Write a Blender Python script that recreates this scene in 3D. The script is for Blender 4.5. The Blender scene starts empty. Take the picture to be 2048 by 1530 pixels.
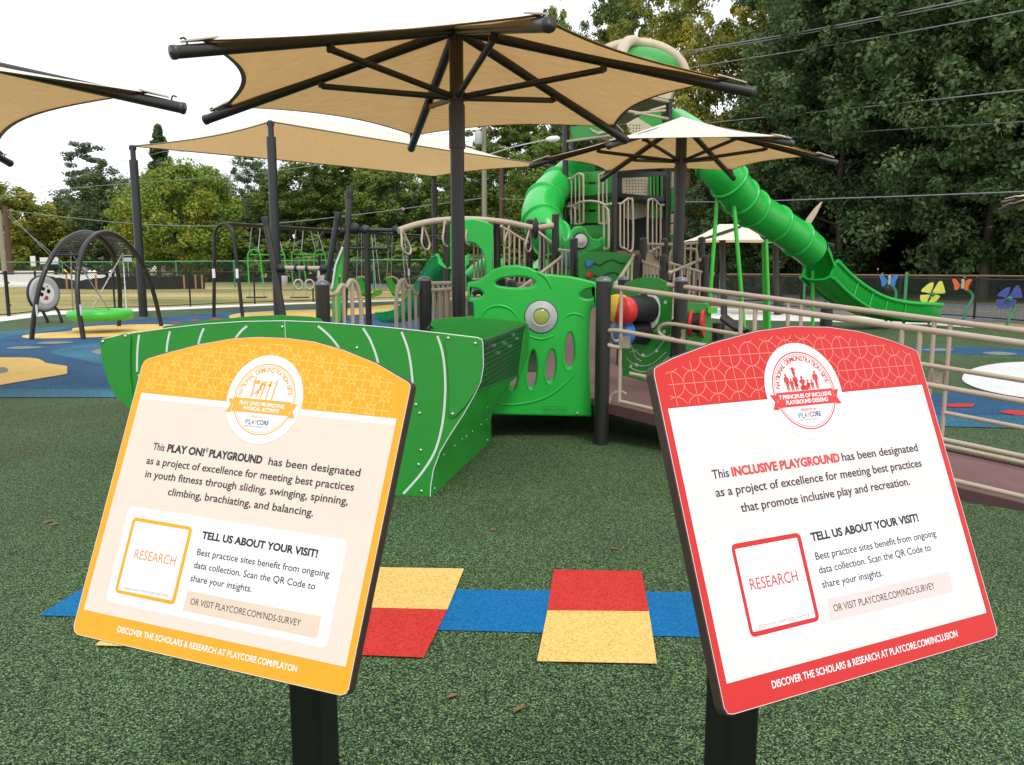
import bpy, math, random
import numpy as np
from mathutils import Vector, Matrix
R = math.radians
V = Vector
scene = bpy.context.scene
COL = scene.collection
# ------------------------------------------------------------------ camera
FPX, CX, CY, HZ, CH = 1600.0, 1024.0, 765.0, 537.0, 1.5
PITCH = math.atan((CY - HZ) / FPX)
cam = bpy.data.cameras.new('camera')
cam.sensor_width = 36
cam.lens = FPX / 2048 * 36
cam.clip_start = 0.05
cam.clip_end = 3000
co = bpy.data.objects.new('camera', cam)
co.location = (0, 0, CH)
co.rotation_euler = (math.pi / 2 - PITCH, 0, 0)
COL.objects.link(co)
scene.camera = co
# ------------------------------------------------------------------ sky and sun (bright overcast)
SUN_EL, SUN_AZ = 52, 158
w = bpy.data.worlds.new('World')
scene.world = w
w.use_nodes = True
nt = w.node_tree
bg = nt.nodes['Background']
sky = nt.nodes.new('ShaderNodeTexSky')
sky.sky_type = 'NISHITA'
sky.sun_disc = False
sky.sun_elevation = R(SUN_EL)
sky.sun_rotation = R(SUN_AZ)
sky.air_density = 1.0
sky.dust_density = 3.0
tc = nt.nodes.new('ShaderNodeTexCoord')
nz = nt.nodes.new('ShaderNodeTexNoise')
nz.inputs['Scale'].default_value = 3.2
nz.inputs['Detail'].default_value = 6
nz.inputs['Roughness'].default_value = .55
mp = nt.nodes.new('ShaderNodeMapping')
mp.inputs['Scale'].default_value = (1, 1, 2.6)
mp.inputs['Location'].default_value = (3.1, 1.7, 0.4)
rp = nt.nodes.new('ShaderNodeValToRGB')
rp.color_ramp.elements[0].position = .12
rp.color_ramp.elements[1].position = .46
rp.color_ramp.elements[0].color = (.45, .45, .45, 1)
mx = nt.nodes.new('ShaderNodeMix')
mx.data_type = 'RGBA'
nt.links.new(tc.outputs['Generated'], mp.inputs['Vector'])
nt.links.new(mp.outputs[0], nz.inputs['Vector'])
nt.links.new(nz.outputs['Fac'], rp.inputs['Fac'])
nt.links.new(rp.outputs['Color'], mx.inputs[0])
nt.links.new(sky.outputs['Color'], mx.inputs[6])
mx.inputs[7].default_value = (8.6, 8.9, 9.3, 1)
nt.links.new(mx.outputs[2], bg.inputs['Color'])
bg.inputs['Strength'].default_value = 0.13
sl = bpy.data.lights.new('sun', 'SUN')
sl.energy = 1.35
sl.angle = R(14)
sl.color = (1, .95, .87)
so = bpy.data.objects.new('sun', sl)
so.rotation_euler = (R(90 - SUN_EL), 0, R(180 - SUN_AZ))
COL.objects.link(so)
scene.view_settings.view_transform = 'Standard'
scene.view_settings.look = 'None'
scene.view_settings.gamma = 1
scene.view_settings.exposure = 0.22
scene.cycles.max_bounces = 6
scene.cycles.transparent_max_bounces = 12

# ------------------------------------------------------------------ placing helpers
cth, sth = math.cos(PITCH), math.sin(PITCH)
def ray(px, py):
    r, d = (px - CX) / FPX, (py - CY) / FPX
    return V((r, cth - d * sth, -d * cth - sth))
def P(px, py, Y):
    d = ray(px, py); k = Y / d.y
    return V((d.x * k, Y, CH + d.z * k))
def G(px, py, z=0.0):
    d = ray(px, py); k = (z - CH) / d.z
    return V((d.x * k, d.y * k, z))
def PL(px, py, a, b):
    """point on the vertical plane through ground points a and b"""
    d = ray(px, py)
    nx, ny = (b[1] - a[1]), -(b[0] - a[0])
    k = (nx * a[0] + ny * a[1]) / (nx * d.x + ny * d.y)
    return V((d.x * k, d.y * k, CH + d.z * k))
def lerp(a, b, t): return a + (b - a) * t

# ------------------------------------------------------------------ mesh builder
class MB:
    def __init__(s, o=(0, 0, 0)):
        s.v, s.f, s.s, s.o = [], [], [], V(o)
    def add(s, vs, fs, smooth=False):
        n = len(s.v)
        s.v += [V(p) for p in vs]
        s.f += [tuple(i + n for i in f) for f in fs]
        s.s += [smooth] * len(fs)
        return s
    def box(s, c, size, rot=None):
        c = V(c); a, b, d = [x / 2 for x in size]
        vs = [V((x, y, z)) for x in (-a, a) for y in (-b, b) for z in (-d, d)]
        if rot is not None: vs = [rot @ p for p in vs]
        return s.add([c + p for p in vs], [(0, 1, 3, 2), (4, 6, 7, 5), (0, 4, 5, 1), (2, 3, 7, 6), (0, 2, 6, 4), (1, 5, 7, 3)])
    def tube(s, pts, r, n=10, caps=True, closed=False):
        pts = [V(p) for p in pts]; m = len(pts)
        rr = r if isinstance(r, (list, tuple)) else [r] * m
        T = []
        for i in range(m):
            if closed: t = pts[(i + 1) % m] - pts[i - 1]
            else: t = pts[min(i + 1, m - 1)] - pts[max(i - 1, 0)]
            T.append(t.normalized())
        u = T[0].orthogonal().normalized()
        if abs(T[0].z) < .95: u = (V((0, 0, 1)) - T[0] * T[0].z).normalized()
        vs = []
        for i in range(m):
            u = (u - T[i] * u.dot(T[i]))
            u = u.normalized() if u.length > 1e-6 else T[i].orthogonal().normalized()
            w_ = T[i].cross(u)
            vs += [pts[i] + (u * math.cos(2 * math.pi * k / n) + w_ * math.sin(2 * math.pi * k / n)) * rr[i] for k in range(n)]
        fs = []
        for i in range(m if closed else m - 1):
            j = (i + 1) % m
            fs += [(i * n + k, i * n + (k + 1) % n, j * n + (k + 1) % n, j * n + k) for k in range(n)]
        s.add(vs, fs, True)
        if caps and not closed:
            s.add(vs[:n], [tuple(range(n - 1, -1, -1))]); s.add(vs[-n:], [tuple(range(n))])
        return s
    def lathe(s, c, prof, axis=(0, 0, 1), n=16, smooth=True):
        c = V(c); ax = V(axis).normalized(); u = ax.orthogonal().normalized(); w_ = ax.cross(u)
        vs = [c + ax * h + (u * math.cos(2 * math.pi * k / n) + w_ * math.sin(2 * math.pi * k / n)) * r for r, h in prof for k in range(n)]
        m = len(prof)
        fs = [(i * n + k, i * n + (k + 1) % n, (i + 1) * n + (k + 1) % n, (i + 1) * n + k) for i in range(m - 1) for k in range(n)]
        s.add(vs, fs, smooth)
        s.add(vs[:n], [tuple(range(n - 1, -1, -1))]); s.add(vs[-n:], [tuple(range(n))])
        return s
    def cyl(s, a, b, r, n=14): return s.tube([a, b], r, n)
    def ball(s, c, r, n=12, sc=(1, 1, 1)):
        c = V(c); m = n // 2; vs = []; fs = []
        for i in range(m + 1):
            th = math.pi * i / m
            for k in range(n):
                ph = 2 * math.pi * k / n
                vs.append(c + V((r * sc[0] * math.sin(th) * math.cos(ph), r * sc[1] * math.sin(th) * math.sin(ph), r * sc[2] * math.cos(th))))
        for i in range(m):
            fs += [(i * n + k, (i + 1) * n + k, (i + 1) * n + (k + 1) % n, i * n + (k + 1) % n) for k in range(n)]
        return s.add(vs, fs, True)
    def poly(s, pts): return s.add(pts, [tuple(range(len(pts)))])
    def grid(s, rows, smooth=True):
        m, n = len(rows), len(rows[0])
        vs = [p for r_ in rows for p in r_]
        return s.add(vs, [(i * n + k, i * n + k + 1, (i + 1) * n + k + 1, (i + 1) * n + k) for i in range(m - 1) for k in range(n - 1)], smooth)
    def plate(s, loops, O, A, B, t, bevel=0.0, res=1, smooth=False):
        """extruded plate: loops are lists of (u, v); the first is the outline, the rest holes; front at +N"""
        cu = bpy.data.curves.new('tmp', 'CURVE'); cu.dimensions = '2D'; cu.fill_mode = 'BOTH'
        cu.extrude = max(t / 2 - bevel, 0.0); cu.bevel_depth = bevel; cu.bevel_resolution = res; cu.offset = -bevel
        for lp in loops:
            sp = cu.splines.new('POLY'); sp.points.add(len(lp) - 1)
            for p, q in zip(sp.points, lp): p.co = (q[0], q[1], 0, 1)
            sp.use_cyclic_u = True
        s._conv(cu, O, A, B, lambda x, y: (x, y), smooth)
        return s
    def moulded(s, loops, O, A, B, t, r, steps=5):
        """thick plate with fully rounded rims (rotomoulded look): outline first, then holes"""
        O, A, B = V(O), V(A), V(B); N = A.cross(B); fills = []
        for li, lp in enumerate(loops):
            q = [V((p[0], p[1])) for p in lp]; n = len(q)
            ar = sum(q[i].x * q[(i + 1) % n].y - q[(i + 1) % n].x * q[i].y for i in range(n))
            if (ar > 0) != (li == 0): q.reverse()
            nr = []
            for i in range(n):
                e1, e2 = (q[i] - q[i - 1]).normalized(), (q[(i + 1) % n] - q[i]).normalized()
                m_ = V((-(e1 + e2).y, (e1 + e2).x)).normalized(); nr.append(m_ / max(.75, m_.dot(V((-e2.y, e2.x)))))
            prof = [(r * (1 - math.sin(math.pi / 2 * k / steps)), t / 2 - r * (1 - math.cos(math.pi / 2 * k / steps))) for k in range(steps + 1)]
            prof = prof + [(a, -b_) for a, b_ in prof[::-1]]
            vs = [O + A * (q[i].x + nr[i].x * a) + B * (q[i].y + nr[i].y * a) + N * b_ for a, b_ in prof for i in range(n)]
            m = len(prof)
            s.add(vs, [(k * n + i, (k + 1) * n + i, (k + 1) * n + (i + 1) % n, k * n + (i + 1) % n) for k in range(m - 1) for i in range(n)], True)
            fills.append([(q[i].x + nr[i].x * r, q[i].y + nr[i].y * r) for i in range(n)])
        s.plate(fills, O + N * (t / 2), A, B, 0); s.plate(fills, O - N * (t / 2), A, B, 0)
        return s
    def _conv(s, cu, O, A, B, fn, smooth=False):
        ob = bpy.data.objects.new('tmp', cu)
        me = bpy.data.meshes.new_from_object(ob)
        O, A, B = V(O), V(A), V(B); N = A.cross(B)
        vs = []
        for q in me.vertices:
            x, y = fn(q.co.x, q.co.y); vs.append(O + A * x + B * y + N * q.co.z)
        s.add(vs, [tuple(p.vertices) for p in me.polygons], smooth)
        bpy.data.meshes.remove(me); bpy.data.objects.remove(ob)
        if isinstance(cu, bpy.types.TextCurve) or True: bpy.data.curves.remove(cu)
    def text(s, body, u0, u1, v0, v1, cap, O, A, B, bold=0.0, lift=0.0):
        cu = bpy.data.curves.new('tmp', 'FONT'); cu.body = body; cu.size = 1; cu.offset = bold; cu.resolution_u = 3
        ob = bpy.data.objects.new('tmp', cu)
        me = bpy.data.meshes.new_from_object(ob)
        xs = [q.co.x for q in me.vertices]; x0, x1 = min(xs), max(xs)
        N = V(A).cross(V(B)); O = V(O) + N * lift
        sy = cap / CAPH
        vs = []
        for q in me.vertices:
            t = (q.co.x - x0) / (x1 - x0)
            vs.append(O + V(A) * (u0 + (u1 - u0) * t) + V(B) * (v0 + (v1 - v0) * t + q.co.y * sy))
        s.add(vs, [tuple(p.vertices) for p in me.polygons])
        bpy.data.meshes.remove(me); bpy.data.objects.remove(ob); bpy.data.curves.remove(cu)
        return s
    def build(s, name, mat, parent=None):
        me = bpy.data.meshes.new(name)
        me.from_pydata([p - s.o for p in s.v], [], s.f)
        me.polygons.foreach_set('use_smooth', s.s)
        for m in (mat if isinstance(mat, (list, tuple)) else [mat]): me.materials.append(m)
        me.update()
        ob = bpy.data.objects.new(name, me); COL.objects.link(ob)
        if parent is not None: ob.parent = parent
        else: ob.location = s.o
        return ob
CAPH = 0.694
def tag(o, label, cat, group=None):
    o['label'] = label; o['category'] = cat
    if group: o['group'] = group
    return o
def thing(name, label, cat, loc=(0, 0, 0), group=None):
    o = bpy.data.objects.new(name, None); o.empty_display_size = .2
    COL.objects.link(o); o.location = loc
    return tag(o, label, cat, group)
def copy_tree(o, parent=None):
    c = o.copy(); COL.objects.link(c)
    if parent is not None: c.parent = parent
    for ch in o.children: copy_tree(ch, c)
    return c
def structure(o): o['kind'] = 'structure'; return o
def arc(c, r, a0, a1, n): return [(c[0] + r * math.cos(R(a0 + (a1 - a0) * i / n)), c[1] + r * math.sin(R(a0 + (a1 - a0) * i / n))) for i in range(n + 1)]
def rrect(x0, y0, x1, y1, r, n=5):
    return arc((x1 - r, y1 - r), r, 0, 90, n) + arc((x0 + r, y1 - r), r, 90, 180, n) + arc((x0 + r, y0 + r), r, 180, 270, n) + arc((x1 - r, y0 + r), r, 270, 360, n)
def smooth_loop(pts, n=4, closed=True):
    """Catmull-Rom through points (2D tuples or Vectors)"""
    m = len(pts); out = []
    rng = range(m) if closed else range(m - 1)
    g = (lambda i: V(pts[i % m])) if closed else (lambda i: V(pts[max(0, min(m - 1, i))]))
    for i in rng:
        p0, p1, p2, p3 = g(i - 1), g(i), g(i + 1), g(i + 2)
        for k in range(n):
            t = k / n
            out.append(.5 * (2 * p1 + (p2 - p0) * t + (2 * p0 - 5 * p1 + 4 * p2 - p3) * t * t + (3 * p1 - p0 - 3 * p2 + p3) * t ** 3))
    if not closed: out.append(V(pts[-1]))
    return out

# ------------------------------------------------------------------ materials
def newmat(name):
    m = bpy.data.materials.new(name); m.use_nodes = True
    return m, m.node_tree, m.node_tree.nodes['Principled BSDF']
def mat(name, col, rough=.5, metal=0.0, var=.12, vscale=6.0, bump=0.0, bscale=60.0, spec=.5, dirt=0.0):
    """painted / moulded surface: base colour with slow blotches, fine roughness variation, optional grain and wear specks"""
    m, t, b = newmat(name); L = t.links; N = t.nodes
    tc = N.new('ShaderNodeTexCoord')
    n1 = N.new('ShaderNodeTexNoise'); n1.inputs['Scale'].default_value = vscale; n1.inputs['Detail'].default_value = 5
    L.new(tc.outputs['Object'], n1.inputs['Vector'])
    mixn = N.new('ShaderNodeMix'); mixn.data_type = 'RGBA'
    mixn.inputs[6].default_value = (*[c * (1 - var) for c in col], 1)
    mixn.inputs[7].default_value = (*[min(1, c * (1 + var)) for c in col], 1)
    L.new(n1.outputs['Fac'], mixn.inputs[0])
    src = mixn.outputs[2]
    if dirt:
        n3 = N.new('ShaderNodeTexNoise'); n3.inputs['Scale'].default_value = 150; n3.inputs['Detail'].default_value = 2
        L.new(tc.outputs['Object'], n3.inputs['Vector'])
        r3 = N.new('ShaderNodeValToRGB'); r3.color_ramp.elements[0].position = .72; r3.color_ramp.elements[1].position = .80
        L.new(n3.outputs['Fac'], r3.inputs['Fac'])
        mul = N.new('ShaderNodeMath'); mul.operation = 'MULTIPLY'; mul.inputs[1].default_value = dirt
        L.new(r3.outputs['Color'], mul.inputs[0])
        m2 = N.new('ShaderNodeMix'); m2.data_type = 'RGBA'; m2.inputs[7].default_value = (*[c * .25 + .01 for c in col], 1)
        L.new(mul.outputs[0], m2.inputs[0]); L.new(src, m2.inputs[6]); src = m2.outputs[2]
    L.new(src, b.inputs['Base Color'])
    mr = N.new('ShaderNodeMapRange'); mr.inputs['To Min'].default_value = max(.05, rough - .08); mr.inputs['To Max'].default_value = min(1, rough + .1)
    n2 = N.new('ShaderNodeTexNoise'); n2.inputs['Scale'].default_value = vscale * 5
    L.new(tc.outputs['Object'], n2.inputs['Vector']); L.new(n2.outputs['Fac'], mr.inputs['Value']); L.new(mr.outputs[0], b.inputs['Roughness'])
    b.inputs['Metallic'].default_value = metal
    b.inputs['Specular IOR Level'].default_value = spec
    if bump:
        n4 = N.new('ShaderNodeTexNoise'); n4.inputs['Scale'].default_value = bscale; n4.inputs['Detail'].default_value = 3
        L.new(tc.outputs['Object'], n4.inputs['Vector'])
        bp = N.new('ShaderNodeBump'); bp.inputs['Strength'].default_value = bump; bp.inputs['Distance'].default_value = .004
        L.new(n4.outputs['Fac'], bp.inputs['Height']); L.new(bp.outputs[0], b.inputs['Normal'])
    return m
def granules(name, cols, scale=125, rough=.85, patch=.25):
    """poured rubber: coloured granules, each with its own tone, over slow worn patches"""
    m, t, b = newmat(name); L = t.links; N = t.nodes
    tc = N.new('ShaderNodeTexCoord')
    vo = N.new('ShaderNodeTexVoronoi'); vo.inputs['Scale'].default_value = scale; vo.inputs['Randomness'].default_value = 1
    nd = N.new('ShaderNodeTexNoise'); nd.inputs['Scale'].default_value = scale * .9; nd.inputs['Detail'].default_value = 2
    L.new(tc.outputs['Object'], nd.inputs['Vector'])
    mxv = N.new('ShaderNodeVectorMath'); mxv.operation = 'MULTIPLY_ADD'
    mxv.inputs[1].default_value = (.011, .011, .011)
    L.new(nd.outputs['Color'], mxv.inputs[0]); L.new(tc.outputs['Object'], mxv.inputs[2])
    L.new(mxv.outputs[0], vo.inputs['Vector'])
    sep = N.new('ShaderNodeSeparateColor'); L.new(vo.outputs['Color'], sep.inputs[0])
    rp = N.new('ShaderNodeValToRGB'); rp.color_ramp.interpolation = 'LINEAR'
    e = rp.color_ramp.elements
    e[0].position = cols[0][0]; e[0].color = (*cols[0][1], 1)
    e[1].position = cols[-1][0]; e[1].color = (*cols[-1][1], 1)
    for p, c in cols[1:-1]:
        q = e.new(p); q.color = (*c, 1)
    L.new(sep.outputs[0], rp.inputs['Fac'])
    n1 = N.new('ShaderNodeTexNoise'); n1.inputs['Scale'].default_value = .9; n1.inputs['Detail'].default_value = 6
    L.new(tc.outputs['Object'], n1.inputs['Vector'])
    mr = N.new('ShaderNodeMapRange'); mr.inputs['From Min'].default_value = .3; mr.inputs['From Max'].default_value = .7
    mr.inputs['To Min'].default_value = 1 - patch; mr.inputs['To Max'].default_value = 1 + patch
    L.new(n1.outputs['Fac'], mr.inputs['Value'])
    mul = N.new('ShaderNodeVectorMath'); mul.operation = 'SCALE'
    L.new(rp.outputs['Color'], mul.inputs[0]); L.new(mr.outputs[0], mul.inputs['Scale'])
    L.new(mul.outputs[0], b.inputs['Base Color'])
    b.inputs['Roughness'].default_value = rough; b.inputs['Specular IOR Level'].default_value = .25
    bp = N.new('ShaderNodeBump'); bp.inputs['Strength'].default_value = .7; bp.inputs['Distance'].default_value = .004
    bp.invert = True
    L.new(vo.outputs['Distance'], bp.inputs['Height']); L.new(bp.outputs[0], b.inputs['Normal'])
    return m
def leafmat(name, a, bcol, ccol, scale=.5, pos=(.35, .6, .8)):
    """foliage: three leaf tones mixed in clumps, some light passing through the blade"""
    m, t, b = newmat(name); L = t.links; N = t.nodes
    tc = N.new('ShaderNodeTexCoord'); oi = N.new('ShaderNodeObjectInfo')
    ad = N.new('ShaderNodeVectorMath'); ad.operation = 'ADD'
    L.new(tc.outputs['Object'], ad.inputs[0]); L.new(oi.outputs['Location'], ad.inputs[1])
    n1 = N.new('ShaderNodeTexNoise'); n1.inputs['Scale'].default_value = scale; n1.inputs['Detail'].default_value = 8; n1.inputs['Roughness'].default_value = .7
    L.new(ad.outputs[0], n1.inputs['Vector'])
    rp = N.new('ShaderNodeValToRGB'); e = rp.color_ramp.elements
    e[0].position = pos[0]; e[0].color = (*a, 1); e[1].position = pos[2]; e[1].color = (*ccol, 1)
    q = e.new(pos[1]); q.color = (*bcol, 1)
    L.new(n1.outputs['Fac'], rp.inputs['Fac'])
    hs = N.new('ShaderNodeHueSaturation')
    mr = N.new('ShaderNodeMapRange'); mr.inputs['To Min'].default_value = .7; mr.inputs['To Max'].default_value = 1.25
    L.new(oi.outputs['Random'], mr.inputs['Value']); L.new(mr.outputs[0], hs.inputs['Value'])
    L.new(rp.outputs['Color'], hs.inputs['Color'])
    L.new(hs.outputs[0], b.inputs['Base Color'])
    b.inputs['Roughness'].default_value = .5; b.inputs['Specular IOR Level'].default_value = .35
    tr = N.new('ShaderNodeBsdfTranslucent'); L.new(hs.outputs[0], tr.inputs['Color'])
    ms = N.new('ShaderNodeMixShader'); ms.inputs[0].default_value = .3
    L.new(b.outputs[0], ms.inputs[1]); L.new(tr.outputs[0], ms.inputs[2])
    L.new(ms.outputs[0], N['Material Output'].inputs['Surface'])
    return m
def clothmat(name, top, through):
    m, t, b = newmat(name); L = t.links; N = t.nodes
    tc = N.new('ShaderNodeTexCoord')
    n1 = N.new('ShaderNodeTexNoise'); n1.inputs['Scale'].default_value = 2.2; n1.inputs['Detail'].default_value = 8; n1.inputs['Roughness'].default_value = .6
    mp = N.new('ShaderNodeMapping'); mp.inputs['Scale'].default_value = (1, 9, 9)
    L.new(tc.outputs['Object'], mp.inputs[0]); L.new(mp.outputs[0], n1.inputs['Vector'])
    mr = N.new('ShaderNodeMapRange'); mr.inputs['From Min'].default_value = .3; mr.inputs['From Max'].default_value = .7
    mr.inputs['To Min'].default_value = .9; mr.inputs['To Max'].default_value = 1.08
    L.new(n1.outputs['Fac'], mr.inputs['Value'])
    def sc(c):
        v = N.new('ShaderNodeVectorMath'); v.operation = 'SCALE'; v.inputs[0].default_value = c
        L.new(mr.outputs[0], v.inputs['Scale']); return v.outputs[0]
    d = N.new('ShaderNodeBsdfDiffuse'); L.new(sc(top), d.inputs['Color'])
    tr = N.new('ShaderNodeBsdfTranslucent'); L.new(sc(through), tr.inputs['Color'])
    ms = N.new('ShaderNodeMixShader'); ms.inputs[0].default_value = .30
    L.new(d.outputs[0], ms.inputs[1]); L.new(tr.outputs[0], ms.inputs[2])
    L.new(ms.outputs[0], N['Material Output'].inputs['Surface'])
    return m
def meshmat(name, col, cell=.05, wire=.004):
    """chain-link: woven diamond wires, open between them"""
    m, t, b = newmat(name); L = t.links; N = t.nodes
    uv = N.new('ShaderNodeUVMap'); sp = N.new('ShaderNodeSeparateXYZ'); L.new(uv.outputs[0], sp.inputs[0])
    def diag(op):
        a = N.new('ShaderNodeMath'); a.operation = op; L.new(sp.outputs[0], a.inputs[0]); L.new(sp.outputs[1], a.inputs[1])
        p = N.new('ShaderNodeMath'); p.operation = 'PINGPONG'; p.inputs[1].default_value = cell * .7; L.new(a.outputs[0], p.inputs[0])
        c = N.new('ShaderNodeMath'); c.operation = 'LESS_THAN'; c.inputs[1].default_value = wire; L.new(p.outputs[0], c.inputs[0]); return c
    a, c = diag('ADD'), diag('SUBTRACT')
    o = N.new('ShaderNodeMath'); o.operation = 'MAXIMUM'; L.new(a.outputs[0], o.inputs[0]); L.new(c.outputs[0], o.inputs[1])
    b.inputs['Base Color'].default_value = (*col, 1); b.inputs['Roughness'].default_value = .5
    L.new(o.outputs[0], b.inputs['Alpha'])
    return m
M = {}
M['hdpe'] = mat('green_plastic_sheet', (.020, .27, .028), .42, var=.10, bump=.12, bscale=160)
M['hdpe_dk'] = mat('dark_green_steel', (.012, .085, .03), .45)
M['moulded'] = mat('moulded_green_plastic', (.011, .42, .043), .36, var=.07, bump=.15, bscale=220)
M['slide'] = mat('moulded_slide_green', (.016, .45, .060), .28, var=.06, vscale=2)
M['lime'] = mat('lime_powder_coat', (.06, .50, .05), .35)
M['brown'] = mat('dark_bronze_powder_coat', (.019, .0165, .014), .34, var=.2, bump=.08, bscale=300)
M['brown_lt'] = mat('bronze_powder_coat_worn', (.045, .039, .034), .32, var=.2)
M['cap'] = mat('steel_post_cap', (.17, .18, .20), .32, .35)
M['tan'] = mat('tan_powder_coat', (.45, .355, .265), .38, var=.1, bump=.05, bscale=200)
M['beige'] = mat('beige_plastic', (.52, .43, .31), .5)
M['charcoal'] = mat('charcoal_steel', (.022, .023, .027), .34, var=.2)
M['rubberblk'] = mat('black_rubber', (.014, .015, .018), .55)
M['black'] = mat('black_powder_coat', (.007, .007, .008), .32, var=.2)
M['deck'] = mat('maroon_vinyl_deck', (.165, .085, .082), .6, var=.18, bump=.5, bscale=45, dirt=.25)
M['deck_side'] = mat('maroon_deck_edge', (.085, .035, .034), .55)
M['chain'] = mat('galvanised_chain', (.5, .52, .54), .35, .8)
M['bolt'] = mat('stainless_bolt', (.6, .6, .58), .28, .9)
M['white'] = mat('white_plastic', (.78, .78, .77), .45, var=.05)
M['groove'] = mat('white_routed_groove', (.68, .74, .70), .6, var=.05)
M['grey'] = mat('grey_plastic', (.42, .43, .44), .45, var=.06)
M['red'] = mat('red_plastic', (.62, .03, .03), .35)
M['yellow'] = mat('yellow_plastic', (.80, .50, .04), .35)
M['blue'] = mat('blue_plastic', (.03, .22, .60), .35)
M['orange'] = mat('orange_plastic', (.80, .13, .02), .4)
M['lemon'] = mat('lemon_plastic', (.80, .75, .12), .4)
M['indigo'] = mat('indigo_plastic', (.06, .07, .30), .4)
M['teal'] = mat('teal_stem', (.02, .22, .09), .4)
M['cloth'] = clothmat('tan_shade_cloth', (.95, .88, .76), (.86, .48, .175))
M['hem'] = mat('shade_cloth_hem', (.20, .16, .11), .8)
M['wood'] = mat('weathered_pole_wood', (.10, .055, .04), .8, bump=.4, bscale=30)
M['wood_lt'] = mat('pale_pole_wood', (.24, .24, .17), .8, bump=.4, bscale=30)
M['wire'] = mat('cable', (.22, .23, .24), .5)
M['bark'] = mat('tree_bark', (.075, .058, .043), .9, var=.4, vscale=3, bump=.6, bscale=14)
M['chain_black'] = meshmat('black_chain_link', (.012, .012, .013), .055, .0052)
M['chain_green'] = meshmat('green_chain_link', (.05, .10, .06), .055, .003)
M['greenpost'] = mat('green_fence_paint', (.05, .26, .12), .45)
M['rust'] = mat('rusted_rail', (.20, .12, .05), .7)
M['hdpe_edge'] = M['groove']
M['lens'] = mat('yellow_lens', (.34, .38, .085), .08, var=.5, vscale=9)
# ================================================================== SETTING: ground
GREEN = granules('green_rubber', [(0, (.003, .005, .003)), (.40, (.011, .018, .009)), (.58, (.041, .078, .030)), (.80, (.105, .190, .068)), (1, (.27, .42, .175))], 225, patch=.15)
BLUE = granules('blue_rubber', [(0, (.006, .018, .04)), (.5, (.012, .07, .17)), (1, (.05, .17, .30))], 160)
AQUA = granules('aqua_rubber', [(0, (.008, .03, .05)), (.5, (.02, .12, .21)), (1, (.08, .27, .36))], 160)
BRIGHT = granules('bright_blue_rubber', [(0, (.001, .09, .25)), (.6, (.001, .14, .36)), (1, (.006, .19, .43))], 160, patch=.08)
TAN = granules('tan_rubber', [(0, (.50, .30, .075)), (.25, (.70, .46, .13)), (1, (.84, .58, .19))], 160, patch=.06)
REDR = granules('red_rubber', [(0, (.36, .014, .012)), (.3, (.52, .028, .022)), (1, (.64, .045, .035))], 160, patch=.08)
WHT = granules('white_rubber', [(0, (.5, .5, .5)), (1, (.86, .86, .86))], 160, patch=.05)
GREYR = granules('grey_rubber', [(0, (.10, .12, .11)), (1, (.30, .31, .26))], 160, patch=.05)
def grassmat():
    m, t, b = newmat('dry_lawn'); L = t.links; N = t.nodes
    tc = N.new('ShaderNodeTexCoord')
    n1 = N.new('ShaderNodeTexNoise'); n1.inputs['Scale'].default_value = .09; n1.inputs['Detail'].default_value = 9; n1.inputs['Roughness'].default_value = .65
    mp = N.new('ShaderNodeMapping'); mp.inputs['Scale'].default_value = (.5, 1.6, 1); mp.inputs['Location'].default_value = (4.2, 2.3, 0)
    L.new(tc.outputs['Object'], mp.inputs[0]); L.new(mp.outputs[0], n1.inputs['Vector'])
    rp = N.new('ShaderNodeValToRGB'); e = rp.color_ramp.elements
    e[0].position = .38; e[0].color = (.19, .20, .045, 1); e[1].position = .66; e[1].color = (.66, .46, .24, 1)
    q = e.new(.50); q.color = (.38, .33, .10, 1)
    L.new(n1.outputs['Fac'], rp.inputs['Fac'])
    n2 = N.new('ShaderNodeTexNoise'); n2.inputs['Scale'].default_value = 14; n2.inputs['Detail'].default_value = 6
    L.new(tc.outputs['Object'], n2.inputs['Vector'])
    mr = N.new('ShaderNodeMapRange'); mr.inputs['From Min'].default_value = .3; mr.inputs['From Max'].default_value = .7; mr.inputs['To Min'].default_value = .55; mr.inputs['To Max'].default_value = 1.35
    L.new(n2.outputs['Fac'], mr.inputs['Value'])
    mu = N.new('ShaderNodeVectorMath'); mu.operation = 'SCALE'; L.new(rp.outputs[0], mu.inputs[0]); L.new(mr.outputs[0], mu.inputs['Scale'])
    L.new(mu.outputs[0], b.inputs['Base Color']); b.inputs['Roughness'].default_value = .95
    return m
M['lawn'] = grassmat()
M['concrete'] = mat('pale_concrete', (.70, .69, .67), .85, var=.1, vscale=1.2, bump=.2, dirt=.2)
M['asphalt'] = mat('asphalt', (.17, .175, .185), .9, var=.16, vscale=.7, bump=.4, bscale=90)
M['lineyel'] = mat('road_line_yellow', (.62, .33, .04), .8)
M['forestfloor'] = mat('leaf_litter', (.06, .045, .025), .95, var=.5, vscale=1.5)
def sheet(name, pts, z, m, smooth=0):
    q = [G(x, y) for x, y in pts] if not isinstance(pts[0], Vector) else pts
    q = [V((p.x, p.y)) for p in q]
    if smooth: q = smooth_loop(q, smooth)
    b = MB(); b.plate([[(p.x, p.y) for p in q]], (0, 0, z), (1, 0, 0), (0, 1, 0), 0)
    return structure(b.build(name, m))
b = MB(); b.grid([[V((x, y, -.02)) for x in np.linspace(-900, 900, 13)] for y in np.linspace(-30, 1500, 13)], False)
structure(b.build('lawn', M['lawn']))
near = [(-500, 690), (-200, 664), (0, 643), (100, 630), (250, 623.5), (400, 617), (600, 608), (900, 599), (1100, 602), (1300, 622), (1450, 639), (1640, 643), (1855, 649), (2048, 663), (2400, 690)]
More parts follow.
